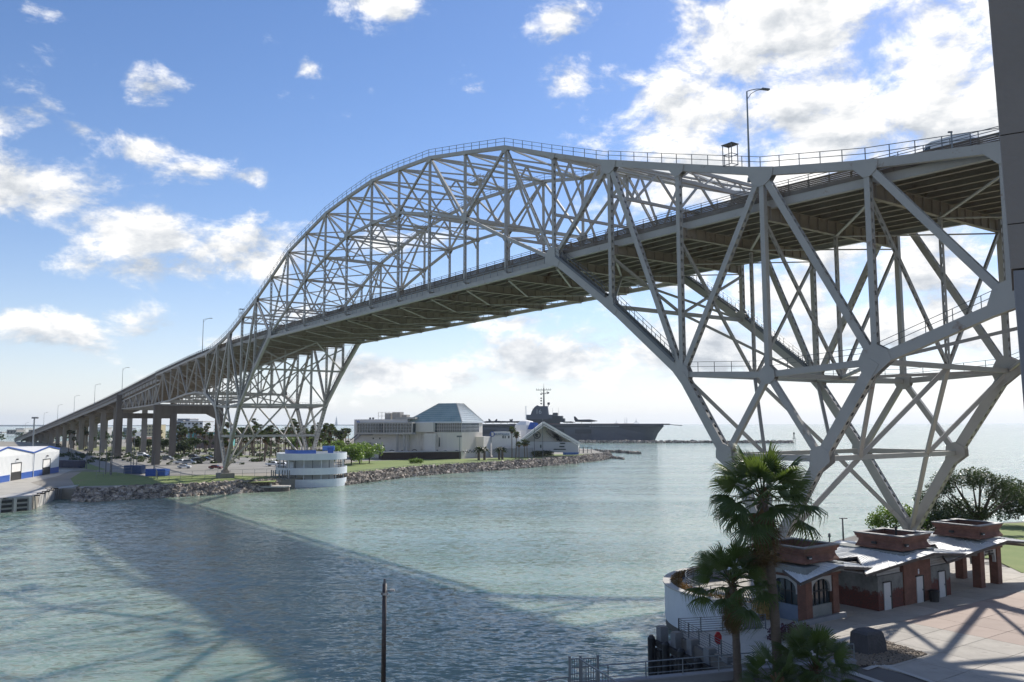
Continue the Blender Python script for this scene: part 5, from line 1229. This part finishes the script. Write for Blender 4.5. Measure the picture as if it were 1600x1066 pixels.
# platform railing
o=thing('platform_railing','black multi bar railing round the waterside platform','railing',(11.5,60,GZ)); line=[Vector((13.6,52.6,0)),Vector((11.7,59.9,0)),Vector((18.2,61.2,0))]
for a,b_ in zip(line[:-1],line[1:]):
    L_=(b_-a).length; n=max(2,round(L_/1.5)); mb=MB(); of=Vector((11.5,60,0))
    for k in range(n+1): q=a.lerp(b_,k/n)-of; MB().beam(q,q+Vector((0,0,1.1)),.07,.07).build('post',rail_m,o)
    for k in range(7): z=.14+k*.155; mb=MB(); mb.beam(a-of+Vector((0,0,z)),b_-of+Vector((0,0,z)),.03,.035); mb.build('bar',rail_m,o)
npoly('platform_floor',[(13.5,52.4),(11.55,60.1),(17.9,61.3),(20,66),(22,62),(21,55)],GZ+.03,mat('warm concrete',(.50,.45,.37),.85,(.40,.36,.30),.8,6,.6,bump=.1))
# life ring on its post
P=at(1123,1022,3.0); o=thing('life_ring_box','red life ring box on a thin post by the platform railing','life ring',P); hh=EYE+ray(1123,1007).z*P.y/ray(1123,1007).y-3; MB().cyl((0,0,0),(0,0,hh),.03,n=6).build('post',rail_m,o)
MB().prism([(-.24*1+.24*0,0)]+[(0,0)],0,0) if False else None
mb=MB(); pr=[(.2*math.cos(R(a)),.42*math.sin(R(a))) for a in range(22,382,45)]; mb.ext([(x*1.2,0,hh+.38+z) for x,z in pr],(0,.14,0)); mb.build('box_body',mat('signal red',(.42,.012,.015),.45,(.33,.01,.012),2),o)
# round planter wall
rw=thing('round_planter','white curved planter wall standing in the water round the near tower foot','wall',(RC.x,RC.y,0))
MB().ring((0,0),9.65,10.05,.55,3.62,a0=R(98),a1=R(262),n=40).build('curved_wall',mat('white wall paint, cool',(.66,.68,.71),.6,(.56,.58,.61),.6,6,.6,col3=(.38,.38,.38),s3=.4,th3=.67),rw)
MB().ring((0,0),9.5,10.2,3.62,3.74,a0=R(98),a1=R(262),n=40).build('coping',conc_l,rw)
MB().ring((0,0),9.3,9.9,-1,.6,a0=R(98),a1=R(262),n=40).build('dark_base',mat('tide stained base',(.06,.055,.05),.8,(.12,.11,.09),1.5,6,.6,bump=.4),rw)
MB().ring((0,0),8.3,8.55,3.0,3.45,a0=R(98),a1=R(262),n=40).build('inner_kerb',conc_l,rw)
rnd=random.Random(5); mb=MB()
for k in range(2600):
    a=R(rnd.uniform(100,250)); r=rnd.uniform(8.6,9.5); c=Vector((r*math.cos(a),r*math.sin(a),3.45+rnd.random()*.45)); d=Vector((rnd.gauss(0,1),rnd.gauss(0,1),rnd.random()+.3)).normalized()*.16; e=d.cross(Vector((rnd.random(),rnd.random(),.5))).normalized()*.05
    mb.quad(tuple(c-e),tuple(c+e),tuple(c+d+e*.4),tuple(c+d*1.1-e*.3))
tag(mb.build('planter_shrubs',thatch,kind='stuff',loc=(RC.x,RC.y,0)),'dry brown low shrubs filling the curved planter','shrubs')
o=thing('curved_railing','white and grey multi bar railing curving inside the planter','railing',(RC.x,RC.y,GZ)); 
for k in range(15): a=R(100+k*11); MB().beam((8.2*math.cos(a),8.2*math.sin(a),0),(8.2*math.cos(a),8.2*math.sin(a),1.25),.07,.07).build('post',rail_m,o)
for z in (.2,.4,.6,.8,1.0,1.22):
    MB().ring((0,0),8.18,8.22,z,z+.03,a0=R(100),a1=R(254),n=40).build('bar',lampm,o)
# ---- kiosks
brk=bpy.data.materials.new('kiosk brick'); brk.use_nodes=True; t=brk.node_tree; b=t.nodes['Principled BSDF']; b.inputs['Roughness'].default_value=.85
tcn=nd('ShaderNodeTexCoord',t); spx=nd('ShaderNodeSeparateXYZ',t); t.links.new(tcn.outputs['Object'],spx.inputs[0]); cb=nd('ShaderNodeCombineXYZ',t)
t.links.new(mth('ADD',spx.outputs[0],spx.outputs[1],tree=t),cb.inputs[0]); t.links.new(spx.outputs[2],cb.inputs[1])
bt=nd('ShaderNodeTexBrick',t,v={'Color1':(.215,.085,.052,1),'Color2':(.16,.062,.04,1),'Mortar':(.13,.085,.07,1),'Scale':1,'Mortar Size':.012,'Brick Width':.22,'Row Height':.075}); t.links.new(cb.outputs[0],bt.inputs['Vector'])
nz=nd('ShaderNodeTexNoise',t,v={'Scale':1.3,'Detail':7.}); t.links.new(tcn.outputs['Object'],nz.inputs['Vector']); mr=nd('ShaderNodeMapRange',t,v={1:.35,2:.7,3:.72,4:1.15}); t.links.new(nz.outputs['Fac'],mr.inputs[0])
hsn=nd('ShaderNodeHueSaturation',t); t.links.new(mr.outputs[0],hsn.inputs['Value']); t.links.new(bt.outputs[0],hsn.inputs['Color']); t.links.new(hsn.outputs[0],b.inputs['Base Color'])
bpn=nd('ShaderNodeBump',t,v={'Strength':.3,'Distance':.02}); t.links.new(bt.outputs['Fac'],bpn.inputs['Height']); bpn.invert=True; t.links.new(bpn.outputs[0],b.inputs['Normal'])
roofw=mat('white standing seam roof',(.74,.74,.72),.45,(.64,.64,.62),.7,6,.6,col3=(.5,.49,.47),s3=.5,th3=.66)
soff=mat('dark brown soffit',(.10,.085,.075),.85,(.06,.05,.045),1,6,.6)
greyst=mat('mottled grey stucco',(.24,.25,.24),.85,(.16,.17,.165),1.2,8,.7,bump=.2,col3=(.30,.31,.30),s3=1.5,th3=.6)
bluest=mat('mottled blue stucco',(.10,.14,.21),.8,(.19,.23,.29),1.6,8,.8,bump=.2)
redst=mat('red pebble dash',(.20,.055,.04),.9,(.08,.04,.035),14,4,.5,bump=.5,bscale=20)
wingm=bpy.data.materials.new('grey stucco over red pebble dash'); wingm.use_nodes=True; t=wingm.node_tree; b=t.nodes['Principled BSDF']; b.inputs['Roughness'].default_value=.9
tcn=nd('ShaderNodeTexCoord',t); sx_=nd('ShaderNodeSeparateXYZ',t); t.links.new(tcn.outputs['Object'],sx_.inputs[0])
na=nd('ShaderNodeTexNoise',t,v={'Scale':2.2,'Detail':8.,'Roughness':.75}); nb_=nd('ShaderNodeTexNoise',t,v={'Scale':16.,'Detail':3.}); nc=nd('ShaderNodeTexNoise',t,v={'Scale':1.1,'Detail':8.,'Roughness':.7})
for q in (na,nb_,nc): t.links.new(tcn.outputs['Object'],q.inputs['Vector'])
hgt=mth('ADD',sx_.outputs[2],mth('MULTIPLY',mth('SUBTRACT',na.outputs['Fac'],.5,tree=t),2.4,tree=t),tree=t); mk=nd('ShaderNodeMapRange',t,v={1:1.3,2:1.55}); t.links.new(hgt,mk.inputs[0])
def mixc(c1,c2,f,t=t):
    m_=nd('ShaderNodeMix',t,data_type='RGBA')
    for i,c in ((6,c1),(7,c2)):
        if isinstance(c,tuple): m_.inputs[i].default_value=(*c,1)
        else: t.links.new(c,m_.inputs[i])
    t.links.new(f,m_.inputs[0]); return m_.outputs[2]
fb=nd('ShaderNodeMapRange',t,v={1:.42,2:.58}); t.links.new(nb_.outputs['Fac'],fb.inputs[0]); fc=nd('ShaderNodeMapRange',t,v={1:.35,2:.65}); t.links.new(nc.outputs['Fac'],fc.inputs[0])
t.links.new(mixc(mixc((.15,.04,.03),(.06,.035,.03),fb.outputs[0]),mixc((.22,.225,.215),(.12,.125,.12),fc.outputs[0]),mk.outputs[0]),b.inputs['Base Color'])
header=mat('pale arch header',(.42,.42,.41),.8,(.34,.34,.335),1,6,.5)
doorm=mat('pale steel door',(.50,.51,.52),.5,(.44,.45,.46),1)
def archpanel(mb,x0,x1,z0,z1,xa,xb,zs,y0,th,face='y'):
    """wall panel with an arched hole (xa..xb, springing zs, down to z0)"""
    n=10; r=(xb-xa)/2; cxx=(xa+xb)/2; hgt=min(r*.62,z1-zs-.12)
    def P(x,z,y): return (x,y,z) if face=='y' else (y,x,z)
    def blk(pts):
        if face=='y': mb.ext([P(x,z,y0) for x,z in pts],(0,th,0))
        else: mb.ext([P(x,z,y0) for x,z in pts][::-1],(th,0,0))
    if xa-x0>.01: blk([(x0,z0),(xa,z0),(xa,z1),(x0,z1)])
    if x1-xb>.01: blk([(xb,z0),(x1,z0),(x1,z1),(xb,z1)])
    for k in range(n):
        a,b_=math.pi*(1-k/n),math.pi*(1-(k+1)/n)
        blk([(cxx+r*math.cos(a),zs+hgt*math.sin(a)),(cxx+r*math.cos(b_),zs+hgt*math.sin(b_)),(cxx+r*math.cos(b_),z1),(cxx+r*math.cos(a),z1)])
def roofs(ki,cx_,hw,flare,zt,zm,hl=None,fl=None):
    hl=hl or hw; fl=flare if fl is None else fl
    per=[(cx_-hl,-.7,zt),(cx_,-1.5,zm),(cx_+hw,-.7,zt),(cx_+hw*.55,2.4,zm-.35),(cx_+hw+flare,6.0,zt),(cx_,7.2,zm),(cx_-hl-fl,6.0,zt),(cx_-hl*.55,2.4,zm-.35)]
    ap=(cx_,2.8,zm+.12); n=len(per)
    for k in range(n):
        a,b_=per[k],per[(k+1)%n]; mb=MB(); mb.quad(ap,a,b_); mb.quad((ap[0],ap[1],ap[2]-.22),(b_[0],b_[1],b_[2]-.2),(a[0],a[1],a[2]-.2)); mb.quad(a,(a[0],a[1],a[2]-.2),(b_[0],b_[1],b_[2]-.2),b_)
        mb.build('roof_facet',roofw,ki)
        sm=MB(); A_,B_,C_=Vector(ap),Vector(a),Vector(b_)
        for q in range(1,9):
            f=q/9; P0=B_.lerp(C_,f); Q0=A_.lerp(P0,.06); sm.beam(Q0+Vector((0,0,.02)),P0+Vector((0,0,.02)),.05,.05)
        sm.build('roof_seams',roofw,ki,kind='stuff'); MB().beam(B_+Vector((0,0,-.1)),C_+Vector((0,0,-.1)),.09,.2).build('roof_fascia',soff,ki)
    for k in range(n):
        a=per[k]; MB().beam((cx_+(a[0]-cx_)*.1,2.8+(a[1]-2.8)*.1,zm-.35),(cx_+(a[0]-cx_)*.82,2.8+(a[1]-2.8)*.82,a[2]*.82+zm*.18-.38),.25,.45,h2=.15).build('roof_beam',soff,ki)
def turret(ki,cx_,cy_,z0):
    prof=[(z0,2.12),(z0+.12,2.14),(z0+.3,2.02),(z0+.52,1.93),(z0+.66,1.93),(z0+.7,2.03),(z0+.86,2.05),(z0+.9,2.13),(z0+1.12,2.17)]
    for a,(dx,dy) in enumerate(((0,-1),(1,0),(0,1),(-1,0))):
        mb=MB(); 
        for (za,ra),(zb_,rb) in zip(prof[:-1],prof[1:]):
            sx_=Vector((-dy,dx,0)); c=Vector((cx_,cy_,0)); d=Vector((dx,dy,0))
            mb.quad(c+d*ra-sx_*ra+Vector((0,0,za)),c+d*ra+sx_*ra+Vector((0,0,za)),c+d*rb+sx_*rb+Vector((0,0,zb_)),c+d*rb-sx_*rb+Vector((0,0,zb_)))
        ri=1.72; mb.quad(c+d*ri+sx_*ri+Vector((0,0,z0)),c+d*ri-sx_*ri+Vector((0,0,z0)),c+d*ri-sx_*ri+Vector((0,0,z0+1.12)),c+d*ri+sx_*ri+Vector((0,0,z0+1.12)))
        mb.build('turret_wall',brk,ki)
        z=z0+1.12; mb=MB(); r0,r1=1.68,2.22
        mb.ext([c+d*r1-sx_*r1+Vector((0,0,z)),c+d*r1+sx_*r1+Vector((0,0,z)),c+d*r0+sx_*r0+Vector((0,0,z)),c+d*r0-sx_*r0+Vector((0,0,z))],(0,0,.08)); mb.build('turret_rim',mat('dark metal coping',(.09,.09,.095),.5,(.13,.13,.135),1),ki)
    MB().box((cx_,cy_,z0+.3),(3.3,3.3,.06)).build('turret_floor',soff,ki)
    for x,y in ((cx_-1.2,cy_-2.1),(cx_+.2,cy_-2.14)): 
        pass
    MB().box((cx_-1.55,cy_-2.12,z0+.45),(.42,.16,.2)).build('wall_light',blackm,ki); MB().box((cx_-1.55,cy_-2.21,z0+.40),(.26,.03,.07)).build('light_lens',doorm,ki); MB().box((cx_-2.12,cy_+.4,z0+.45),(.16,.42,.2)).build('wall_light',blackm,ki)
def open_frame(ki,windows,stucco,sign=False,W=4.1,H=4.2):
    for x,y in ((0,0),(W-.75,0),(0,W-.75),(W-.75,W-.75)):
        MB().bb(x,y,0,x+.75,y+.75,H-.95).build('brick_column',brk,ki)
    for (a0,f) in ((0.1,'y'),(0.1,'x'),(W-.35,'y'),(W-.35,'x')):
        mb=MB(); archpanel(mb,.76,W-.76,2.0,H-.95,.95,W-.95,2.35,a0,.25,f); mb.build('arch_header',header,ki)
    MB().bb(-.12,-.12,H-.95,W+.12,W+.12,H-.72).build('brick_band',brk,ki); MB().bb(-.3,-.3,H-.72,W+.3,W+.3,H-.1).build('grey_beam',greyst,ki)
    if windows:
        for f,st in (('y',greyst),('x',bluest)):
            fn=(lambda x0,y0,z0,x1,y1,z1,nm,m: MB().bb(x0,y0,z0,x1,y1,z1).build(nm,m,ki)) if f=='y' else (lambda x0,y0,z0,x1,y1,z1,nm,m: MB().bb(y0,x0,z0,y1,x1,z1).build(nm,m,ki))
            fn(.76,.15,0,W-.76,.4,1.15,'stucco_panel',st); fn(.77,.32,1.15,W-.77,.36,3.2,'window_glass',glassd)
            for x in (.8,1.45,2.02,2.6,3.2): fn(x,.24,1.15,x+.07,.31,3.1,'window_bar',blackm)
            fn(.77,.24,2.1,W-.77,.31,2.17,'window_bar',blackm)
        MB().bb(.8,W-.4,0,W-.8,W-.15,3.1).bb(W-.4,.8,0,W-.15,W-.8,3.1).build('back_wall',greyst,ki)
    if sign:
        for z,xs_ in ((2.98,(1.15,2.55)),(2.72,(1.05,2.75))):
            x=xs_[0]; rr=random.Random(int(z*100))
            while x<xs_[1]: w_=rr.uniform(.06,.14); MB().bb(x,.07,z,x+w_,.098,z+.17).build('sign_letter',blackm,ki); x+=w_+rr.choice((.035,.035,.1))
k1=thing('brick_kiosk','nearest brick kiosk with arched windows, blue stucco and white folded roof','kiosk',S(-15.3,-16.4,GZ+.05),KZ,'brick kiosks on the plaza')
open_frame(k1,True,bluest); roofs(k1,2.05,6.9,4.0,3.25,4.2,3.6,.4); turret(k1,2.05,2.05,4.3)
MB().bb(-3.3,-.3,-.05,4.5,-.02,.35).build('plinth',gw,k1)
k2=thing('brick_kiosk','middle brick kiosk with grey side wings and three pale doors','kiosk',S(-16.1,-4.6,GZ+.05),KZ,'brick kiosks on the plaza')
MB().bb(0,0,0,4.1,6,3.45).build('brick_core',brk,k2); MB().bb(-.25,-.25,3.45,4.35,6,4.2).build('grey_beam',greyst,k2)
for x0,x1 in ((-3.6,-.02),(4.12,7.4)):
    MB().bb(x0,.1,0,x1,5.6,2.65).build('wing_wall',wingm,k2); pass
    mb=MB(); nx=int((x1-x0-.1)/.22)
    for i in range(nx):
        for k in range(4): mb.bb(x0+.1+i*.22,.2,2.68+k*.2,x0+.29+i*.22,.3,2.85+k*.2)
    mb.build('glass_block_band',header,k2,kind='stuff'); MB().bb(x0+.05,.3,2.65,x1-.05,5.5,3.5).build('band_backing',soff,k2)
    mb=MB()
    for i in range(22):
        for k in range(4): mb.bb(x0-.0,.35+i*.22,2.68+k*.2,x0+.1,.54+i*.22,2.85+k*.2)
    mb.build('glass_block_side',header,k2,kind='stuff')
for x0,y_ in ((-2.9,.0),(1.75,-.08),(5.4,.0)): MB().bb(x0,y_,0,x0+.92,y_+.07,2.1).build('door',doorm,k2); MB().bb(x0+.92,y_-.03,0,x0+1.06,y_+.09,2.15).bb(x0-.06,y_-.02,2.1,x0+.92,y_+.08,2.18).build('door_frame',blackm,k2); MB().box((x0+.8,y_-.03,1.0),(.05,.06,.12)).build('door_handle',rail_m,k2)
MB().cyl((2.2,-.03,2.62),(2.2,-.0,2.62),.08,n=10).bb(2.12,-.03,2.3,2.28,0,2.52).build('door_symbol',whitep,k2)
roofs(k2,2.05,8.5,2.5,3.25,4.2); turret(k2,2.05,2.05,4.3)
MB().cyl((1.2,1.2,5.2),(1.2,1.2,6.1),.09,n=8).build('vent_pipe',blackm,k2)
k3=thing('brick_kiosk','farthest kiosk, an open brick pavilion with arches and a small lettered sign','kiosk',S(-16.2,7.7,GZ+.05),KZ,'brick kiosks on the plaza')
open_frame(k3,False,None,True,W=3.9,H=4.2); roofs(k3,1.95,9.0,2.0,3.1,4.2); turret(k3,1.95,1.95,4.3)
# plaza furniture
o=thing('trash_bin','black round litter bin by the right door of the middle kiosk','bin',at(1460,940,3.05)); MB().cyl((0,0,0),(0,0,.85),.36,.42,14).build('bin_body',blackm,o); MB().cyl((0,0,.85),(0,0,.95),.46,.3,14).build('lid',blackm,o)
o=thing('granite_block','dark rough granite block on the gravel beside the low palm','stone',at(1356,1019,3.0),.5); mb=MB(); i=0
pr=[(-.85,-.7),(.8,-.75),(.95,.6),(.1,.8),(-.9,.65)]; n=5
for z,s_ in ((0,1.05),(.7,1.0),(1.25,.93),(1.4,.8)):
    for x,y in pr: mb.v.append((x*s_+.05*math.sin(z*7+x*3),y*s_,z))
for L_ in range(3):
    for k in range(n): a=L_*n+k; b_=L_*n+(k+1)%n; mb.f.append((a,b_,b_+n,a+n))
mb.f.append(tuple(range(15,20))); mb.build('stone_body',mat('dark granite',(.085,.08,.085),.85,(.05,.048,.05),3,8,.6,bump=.6,bscale=6),o)
rnd=random.Random(9); mb=MB(); gp=[at(*q,3.0) for q in ((1290,1020),(1375,1000),(1450,1024),(1395,1040),(1300,1045))]; gp=[(q.x,q.y) for q in gp]
xs_=[q[0] for q in gp]; ys_=[q[1] for q in gp]; c_=0
npoly('gravel_bed',gp,3.062,soilm)
while c_<2600:
    x,y=rnd.uniform(min(xs_),max(xs_)),rnd.uniform(min(ys_),max(ys_))
    if not inside(x,y,gp): continue
    c_+=1; s_=rnd.uniform(.03,.075); mb.box((x,y,3.07+s_*.3),(s_*1.6,s_*1.2,s_),rnd.random()*3)
tag(mb.build('gravel',mat('tan gravel',(.34,.27,.20),.9,(.16,.13,.10),6,4,.8),kind='stuff'),'tan and dark gravel bed beside the granite block','gravel')
o=tree('shrub','low purple leaved shrub at the foot of the blue stucco wall',at(1236,1000,3),[(0,0,.5,.8),(1.0,.2,.45,.7),(-1,-.1,.45,.7)],1400,.09,31,leafmat(bpy.data.materials.new('purple leaf'),(.05,.018,.03),(.10,.03,.05),(.15,.04,.06),3),trunk=(.06,.3),cat='shrub')
o=tree('dry_shrub','golden dry shrub catching the sun behind the tall palm trunk',at(1192,968,3),[(0,0,.9,.7),(.2,.1,1.5,.5),(.35,0,.5,.6)],1300,.10,32,leafmat(bpy.data.materials.new('golden leaf'),(.35,.22,.08),(.5,.34,.14),(.5,.35,.12),3),trunk=(.06,.5),cat='shrub')
def signpost(u,v,h,l,cat='lamp post'):
    o=thing('slim_lamp_post',l,cat,at(u,v,3.0)); MB().cyl((0,0,0),(0,0,h),.12,.09,8).build('post',rail_m,o); MB().box((.1,0,h),(.9,.3,.1)).build('lamp_head',rail_m,o)
hz_=EYE+ray(1315,810).z*103.2/ray(1315,810).y-3; signpost(1318,850,hz_,'slim dark lamp post between the first two kiosk roofs against the water')
o=thing('marker_post','tiny marker post just behind the first kiosk turret','post',at(1297,866,3.0)); MB().cyl((0,0,0),(0,0,1.9),.08,.08,6).build('post_shaft',rail_m,o); MB().cyl((0,0,1.9),(0,0,2.3),.16,.12,6).build('post_head',rail_m,o)
o=thing('access_ramp','pale access ramp with a slatted railing behind the third kiosk','ramp',at(1450,845,3.0)); Q=at(1500,838,3.0)-at(1450,845,3.0); MB().beam((0,0,.3),Q+Vector((0,0,1.6)),1.6,.3).build('ramp_slab',conc_l,o); rails((Vector((0,-.7,.4)),Q+Vector((0,-.7,1.7))),Vector((0,0,0)),1.1,.5,parent=o,m=rail_m)
# trees at right
o=tree('spreading_tree','large dark spreading oak at the right behind the third kiosk',at(1530,833,3),[(-5.0,0,5.9,1.7),(-3.2,1.2,6.9,1.9),(-1.0,-.5,7.3,1.9),(1.2,.6,7.2,1.8),(3.2,-.4,6.4,1.8),(5.0,.5,5.4,1.5),(6.3,0,4.5,1.0),(-6.6,.5,4.3,1.8),(-5.2,0,2.6,2.2),(-2.4,.5,3.3,2.0),(.2,0,2.6,1.7),(2.4,.5,5.0,1.3)],22000,.115,41,treeleaf,trunk=(.35,2.2))
mb=MB()
for x,y,z in ((-4.6,0,5.4),(-2.5,.8,6.4),(.3,-.3,6.8),(2.6,.3,6.0),(4.6,.4,4.9)):
    p0=Vector((0,0,1.6)); p2=Vector((x,y,z)); p1=Vector((x*.35,y*.4,z*.45)); mb.cyl(p0,p1,.2,.14,7); mb.cyl(p1,p2,.14,.05,6); mb.cyl(p1.lerp(p2,.4),p2+Vector((1.0,.4,.5)),.07,.03,5)
mb.build('limb',treebark,o,kind='stuff')
tree('spreading_tree','dark tree at the right frame edge behind the spreading oak',at(1606,822,3),[(0,0,3.6,3.2),(-3,0,2.6,2.4),(3,0,3.6,3),(0,2,5,2.0)],7000,.18,42,treeleaf,trunk=(.35,2))
tree('leafy_bush','bright green leafy bush behind the foot of the far near-bank tower leg',at(1392,838,3),[(0,0,2.6,2.0),(-1.8,0,1.9,1.4),(2.2,0,2.8,1.6),(3.6,0,2.2,1.5)],4200,.15,43,bright,trunk=(.2,1),cat='bush')
tree('leafy_bush','dark bush under the spreading oak beside the ramp',at(1475,838,3),[(0,0,1.8,1.9),(-2.2,0,1.5,1.3),(2.2,0,2.0,1.6)],3800,.15,44,treeleaf,trunk=(.2,1),cat='bush')
# ---- near fan palms with individual fronds
def frond_mesh(seed,L_=1.15,stem=1.1,droop=.5,n=34,dead=False):
    rnd=random.Random(seed); m=MB(); 
    m.beam((0,0,0),(stem*.55,0,.06),.06,.035).beam((stem*.55,0,.06),(stem,0,-.02),.045,.025)
    span=R(215 if not dead else 120); c=Vector((stem,0,-.02))
    for k in range(n):
        th=(k/(n-1)-.5)*span; ll=L_*(.74+.30*math.cos(th*.55))*(.9+.2*rnd.random()); dt=span/(n-1)/2*1.05
        d=Vector((math.cos(th),math.sin(th),0)); s_=Vector((-math.sin(th),math.cos(th),0)); fold=.035
        hang=droop*(.7+.6*rnd.random()); cup=-.12*abs(math.sin(th))
        p1=c+d*ll*.10; p2=c+d*ll*.52+Vector((0,0,cup*ll-.03)); w2=ll*.52*math.tan(dt); p3=c+d*ll*.80+Vector((0,0,cup*ll-hang*.30)); w3=w2*.55; p4=c+d*ll*(.98-hang*.25)+Vector((0,0,cup*ll-hang*.85))
        j=s_*rnd.uniform(-.02,.02); z_=Vector((0,0,fold))
        w1=ll*.1*math.tan(dt)+.004
        i=len(m.v)
        for q in (p1-s_*w1,p1+z_*.3,p1+s_*w1,p2-s_*w2,p2+z_,p2+s_*w2,p3-s_*w3+j,p3+z_*.5+j,p3+s_*w3+j,p4+j*2): m.v.append(tuple(q))
        for q in ((0,1,4,3),(1,2,5,4),(3,4,7,6),(4,5,8,7),(6,7,9),(7,8,9)): m.f.append(tuple(i+a for a in q))
        if rnd.random()<.6:  # hanging thread tips
            q=Vector(p4)+j*2; m.quad(tuple(q-s_*.008),tuple(q+s_*.008),tuple(q+s_*.006+Vector((0,0,-.16-.25*rnd.random())))  )
    return m
fm=[frond_mesh(k,1.32,1.3+.16*k,dr_).mesh('frond') for k,dr_ in enumerate((.25,.5,.75,.95))]
for q in fm: q.materials.append(leaf)
dm=[frond_mesh(20+k,.85,.32,1.2,18,True).mesh('dead_frond') for k in range(3)]
for q in dm: q.materials.append(thatch)
def near_palm(label,P,H,r0,r1,n,skirt,seed,scale=1.0,lean=(0,0)):
    rnd=random.Random(seed); o=thing('fan_palm',label,'palm tree',P)
    mb=MB(); k_=26 if H>3 else 8; pts=[Vector((lean[0]*(f/k_)**2,lean[1]*(f/k_)**2,H*f/k_)) for f in range(k_+1)]
    N_=12; 
    for f,q in enumerate(pts):
        r=r0+(r1-r0)*min(1,f/k_*1.6); r*=1+.05*math.sin(f*2.1)
        if f==0: r*=1.35
        for a in range(N_): t_=2*math.pi*a/N_; mb.v.append((q.x+r*math.cos(t_),q.y+r*math.sin(t_),q.z))
    for f in range(k_):
        for a in range(N_): x=f*N_+a; y=f*N_+(a+1)%N_; mb.f.append((x,y,y+N_,x+N_))
    mb.build('trunk',barkm,o,smooth=True); top=pts[-1]
    mb=MB()
    for k in range(60):  # old leaf bases below the crown
        a=rnd.random()*6.28; z=rnd.uniform(-.9,.35); mb.beam(top+Vector((.1*math.cos(a),.1*math.sin(a),z)),top+Vector((.36*math.cos(a),.36*math.sin(a),z+.3)),.07,.03)
    mb.build('leaf_bases',thatch,o)
    for k in range(n):
        e=R(84)-R(112)*((k+.5)/n)**.85+R(rnd.uniform(-7,7)); a=k*2.39996+rnd.uniform(-.25,.25)
        me_=fm[min(3,int(k/n*3.4))]; f=bpy.data.objects.new('frond',me_); sc.collection.objects.link(f); f.parent=o
        f.location=top+Vector((.1*math.cos(a),.1*math.sin(a),.15-.4*k/n)); f.rotation_mode='XYZ'
        M=Matrix.Rotation(a,4,'Z')@Matrix.Rotation(-e,4,'Y')@Matrix.Rotation(R(rnd.uniform(-25,25)),4,'X'); f.rotation_euler=M.to_euler(); s_=scale*rnd.uniform(.88,1.12); f.scale=(s_,s_,s_)
    for k in range(skirt):
        a=k*2.39996; z=-.35-(2.9 if H>9 else 1.9)*(k/max(1,skirt)); e=R(-62-24*rnd.random()); f=bpy.data.objects.new('dead_frond',dm[k%3]); sc.collection.objects.link(f); f.parent=o
        f.location=top+Vector((.12*math.cos(a),.12*math.sin(a),z*.9+.2)); M=Matrix.Rotation(a,4,'Z')@Matrix.Rotation(-e,4,'Y')@Matrix.Rotation(R(rnd.uniform(-30,30)),4,'X'); f.rotation_euler=M.to_euler(); s_=scale*rnd.uniform(.85,1.15); f.scale=(s_,s_,s_)
    return o
def crownz(v,Y): return EYE+ray(800,v).z*(Y/ray(800,v).y)
P=deep(1216,1066,48.0); P.z=3; near_palm('tallest fan palm, its long brown skirt overlapping the bridge tower',P,crownz(780,48)-3,.30,.25,29,54,51,1.2,(-.45,.3))
P=deep(1153,1066,49.0); P.z=3; near_palm('middle fan palm with a green crown in front of the round planter',P,crownz(912,49)-3,.25,.21,24,36,52,.98,(-.15,.1))
P=deep(1276,1085,46.5); P.z=3; near_palm('low young fan palm with bright leaves in the bottom corner by the gravel',P,crownz(1047,46.5)-3,.25,.22,24,4,53,.92)
P=deep(1215,1078,45.0); P.z=3; near_palm('very low fan palm half cut by the bottom edge beside the tall trunk',P,1.0,.22,.2,16,0,54,.8)
# ---- leaning pier of the building the view is taken from
YB=6.0; eT,eB=deep(1545,0,YB),deep(1600,662,YB); sl_=(eB.x-eT.x)/(eB.z-eT.z); ex=lambda z: eT.x+sl_*(z-eT.z)
o=thing('building_pier','close leaning concrete pier of a building along the right edge of the view','pier',(ex(GZ),YB,GZ)); zj=deep(1582,421,YB).z
bw_=mat('brown grey stucco',(.25,.225,.20),.85,(.20,.18,.16),.9,8,.6,bump=.15,bscale=12,col3=(.12,.10,.085),s3=.6,th3=.62); bw2=mat('slate grey stucco',(.22,.225,.24),.8,(.185,.19,.20),.9,8,.5,bump=.1,bscale=12)
pe1=Vector((math.cos(R(31.4)),-math.sin(R(31.4)),0)); pe2=Vector((pe1.y*-1,pe1.x,0))
def pierpart(nm,z0,z1,dx,m):
    x0,x1=ex(z0)-ex(GZ)+dx,ex(z1)-ex(GZ)+dx; q0,q1=Vector((x0,0,z0-GZ)),Vector((x1,0,z1-GZ)); MB().ext([q0,q0+pe1*1.8,q1+pe1*1.8,q1],pe2*1.2).build(nm,m,o)
pierpart('lower_panel',GZ,zj-.01,.015,bw2)
js=[zj,deep(1575,351,YB).z,deep(1562,212,YB).z,28.]
for a,b_ in zip(js[:-1],js[1:]): pierpart('upper_panel',a+.004,b_-.004,0,bw_)
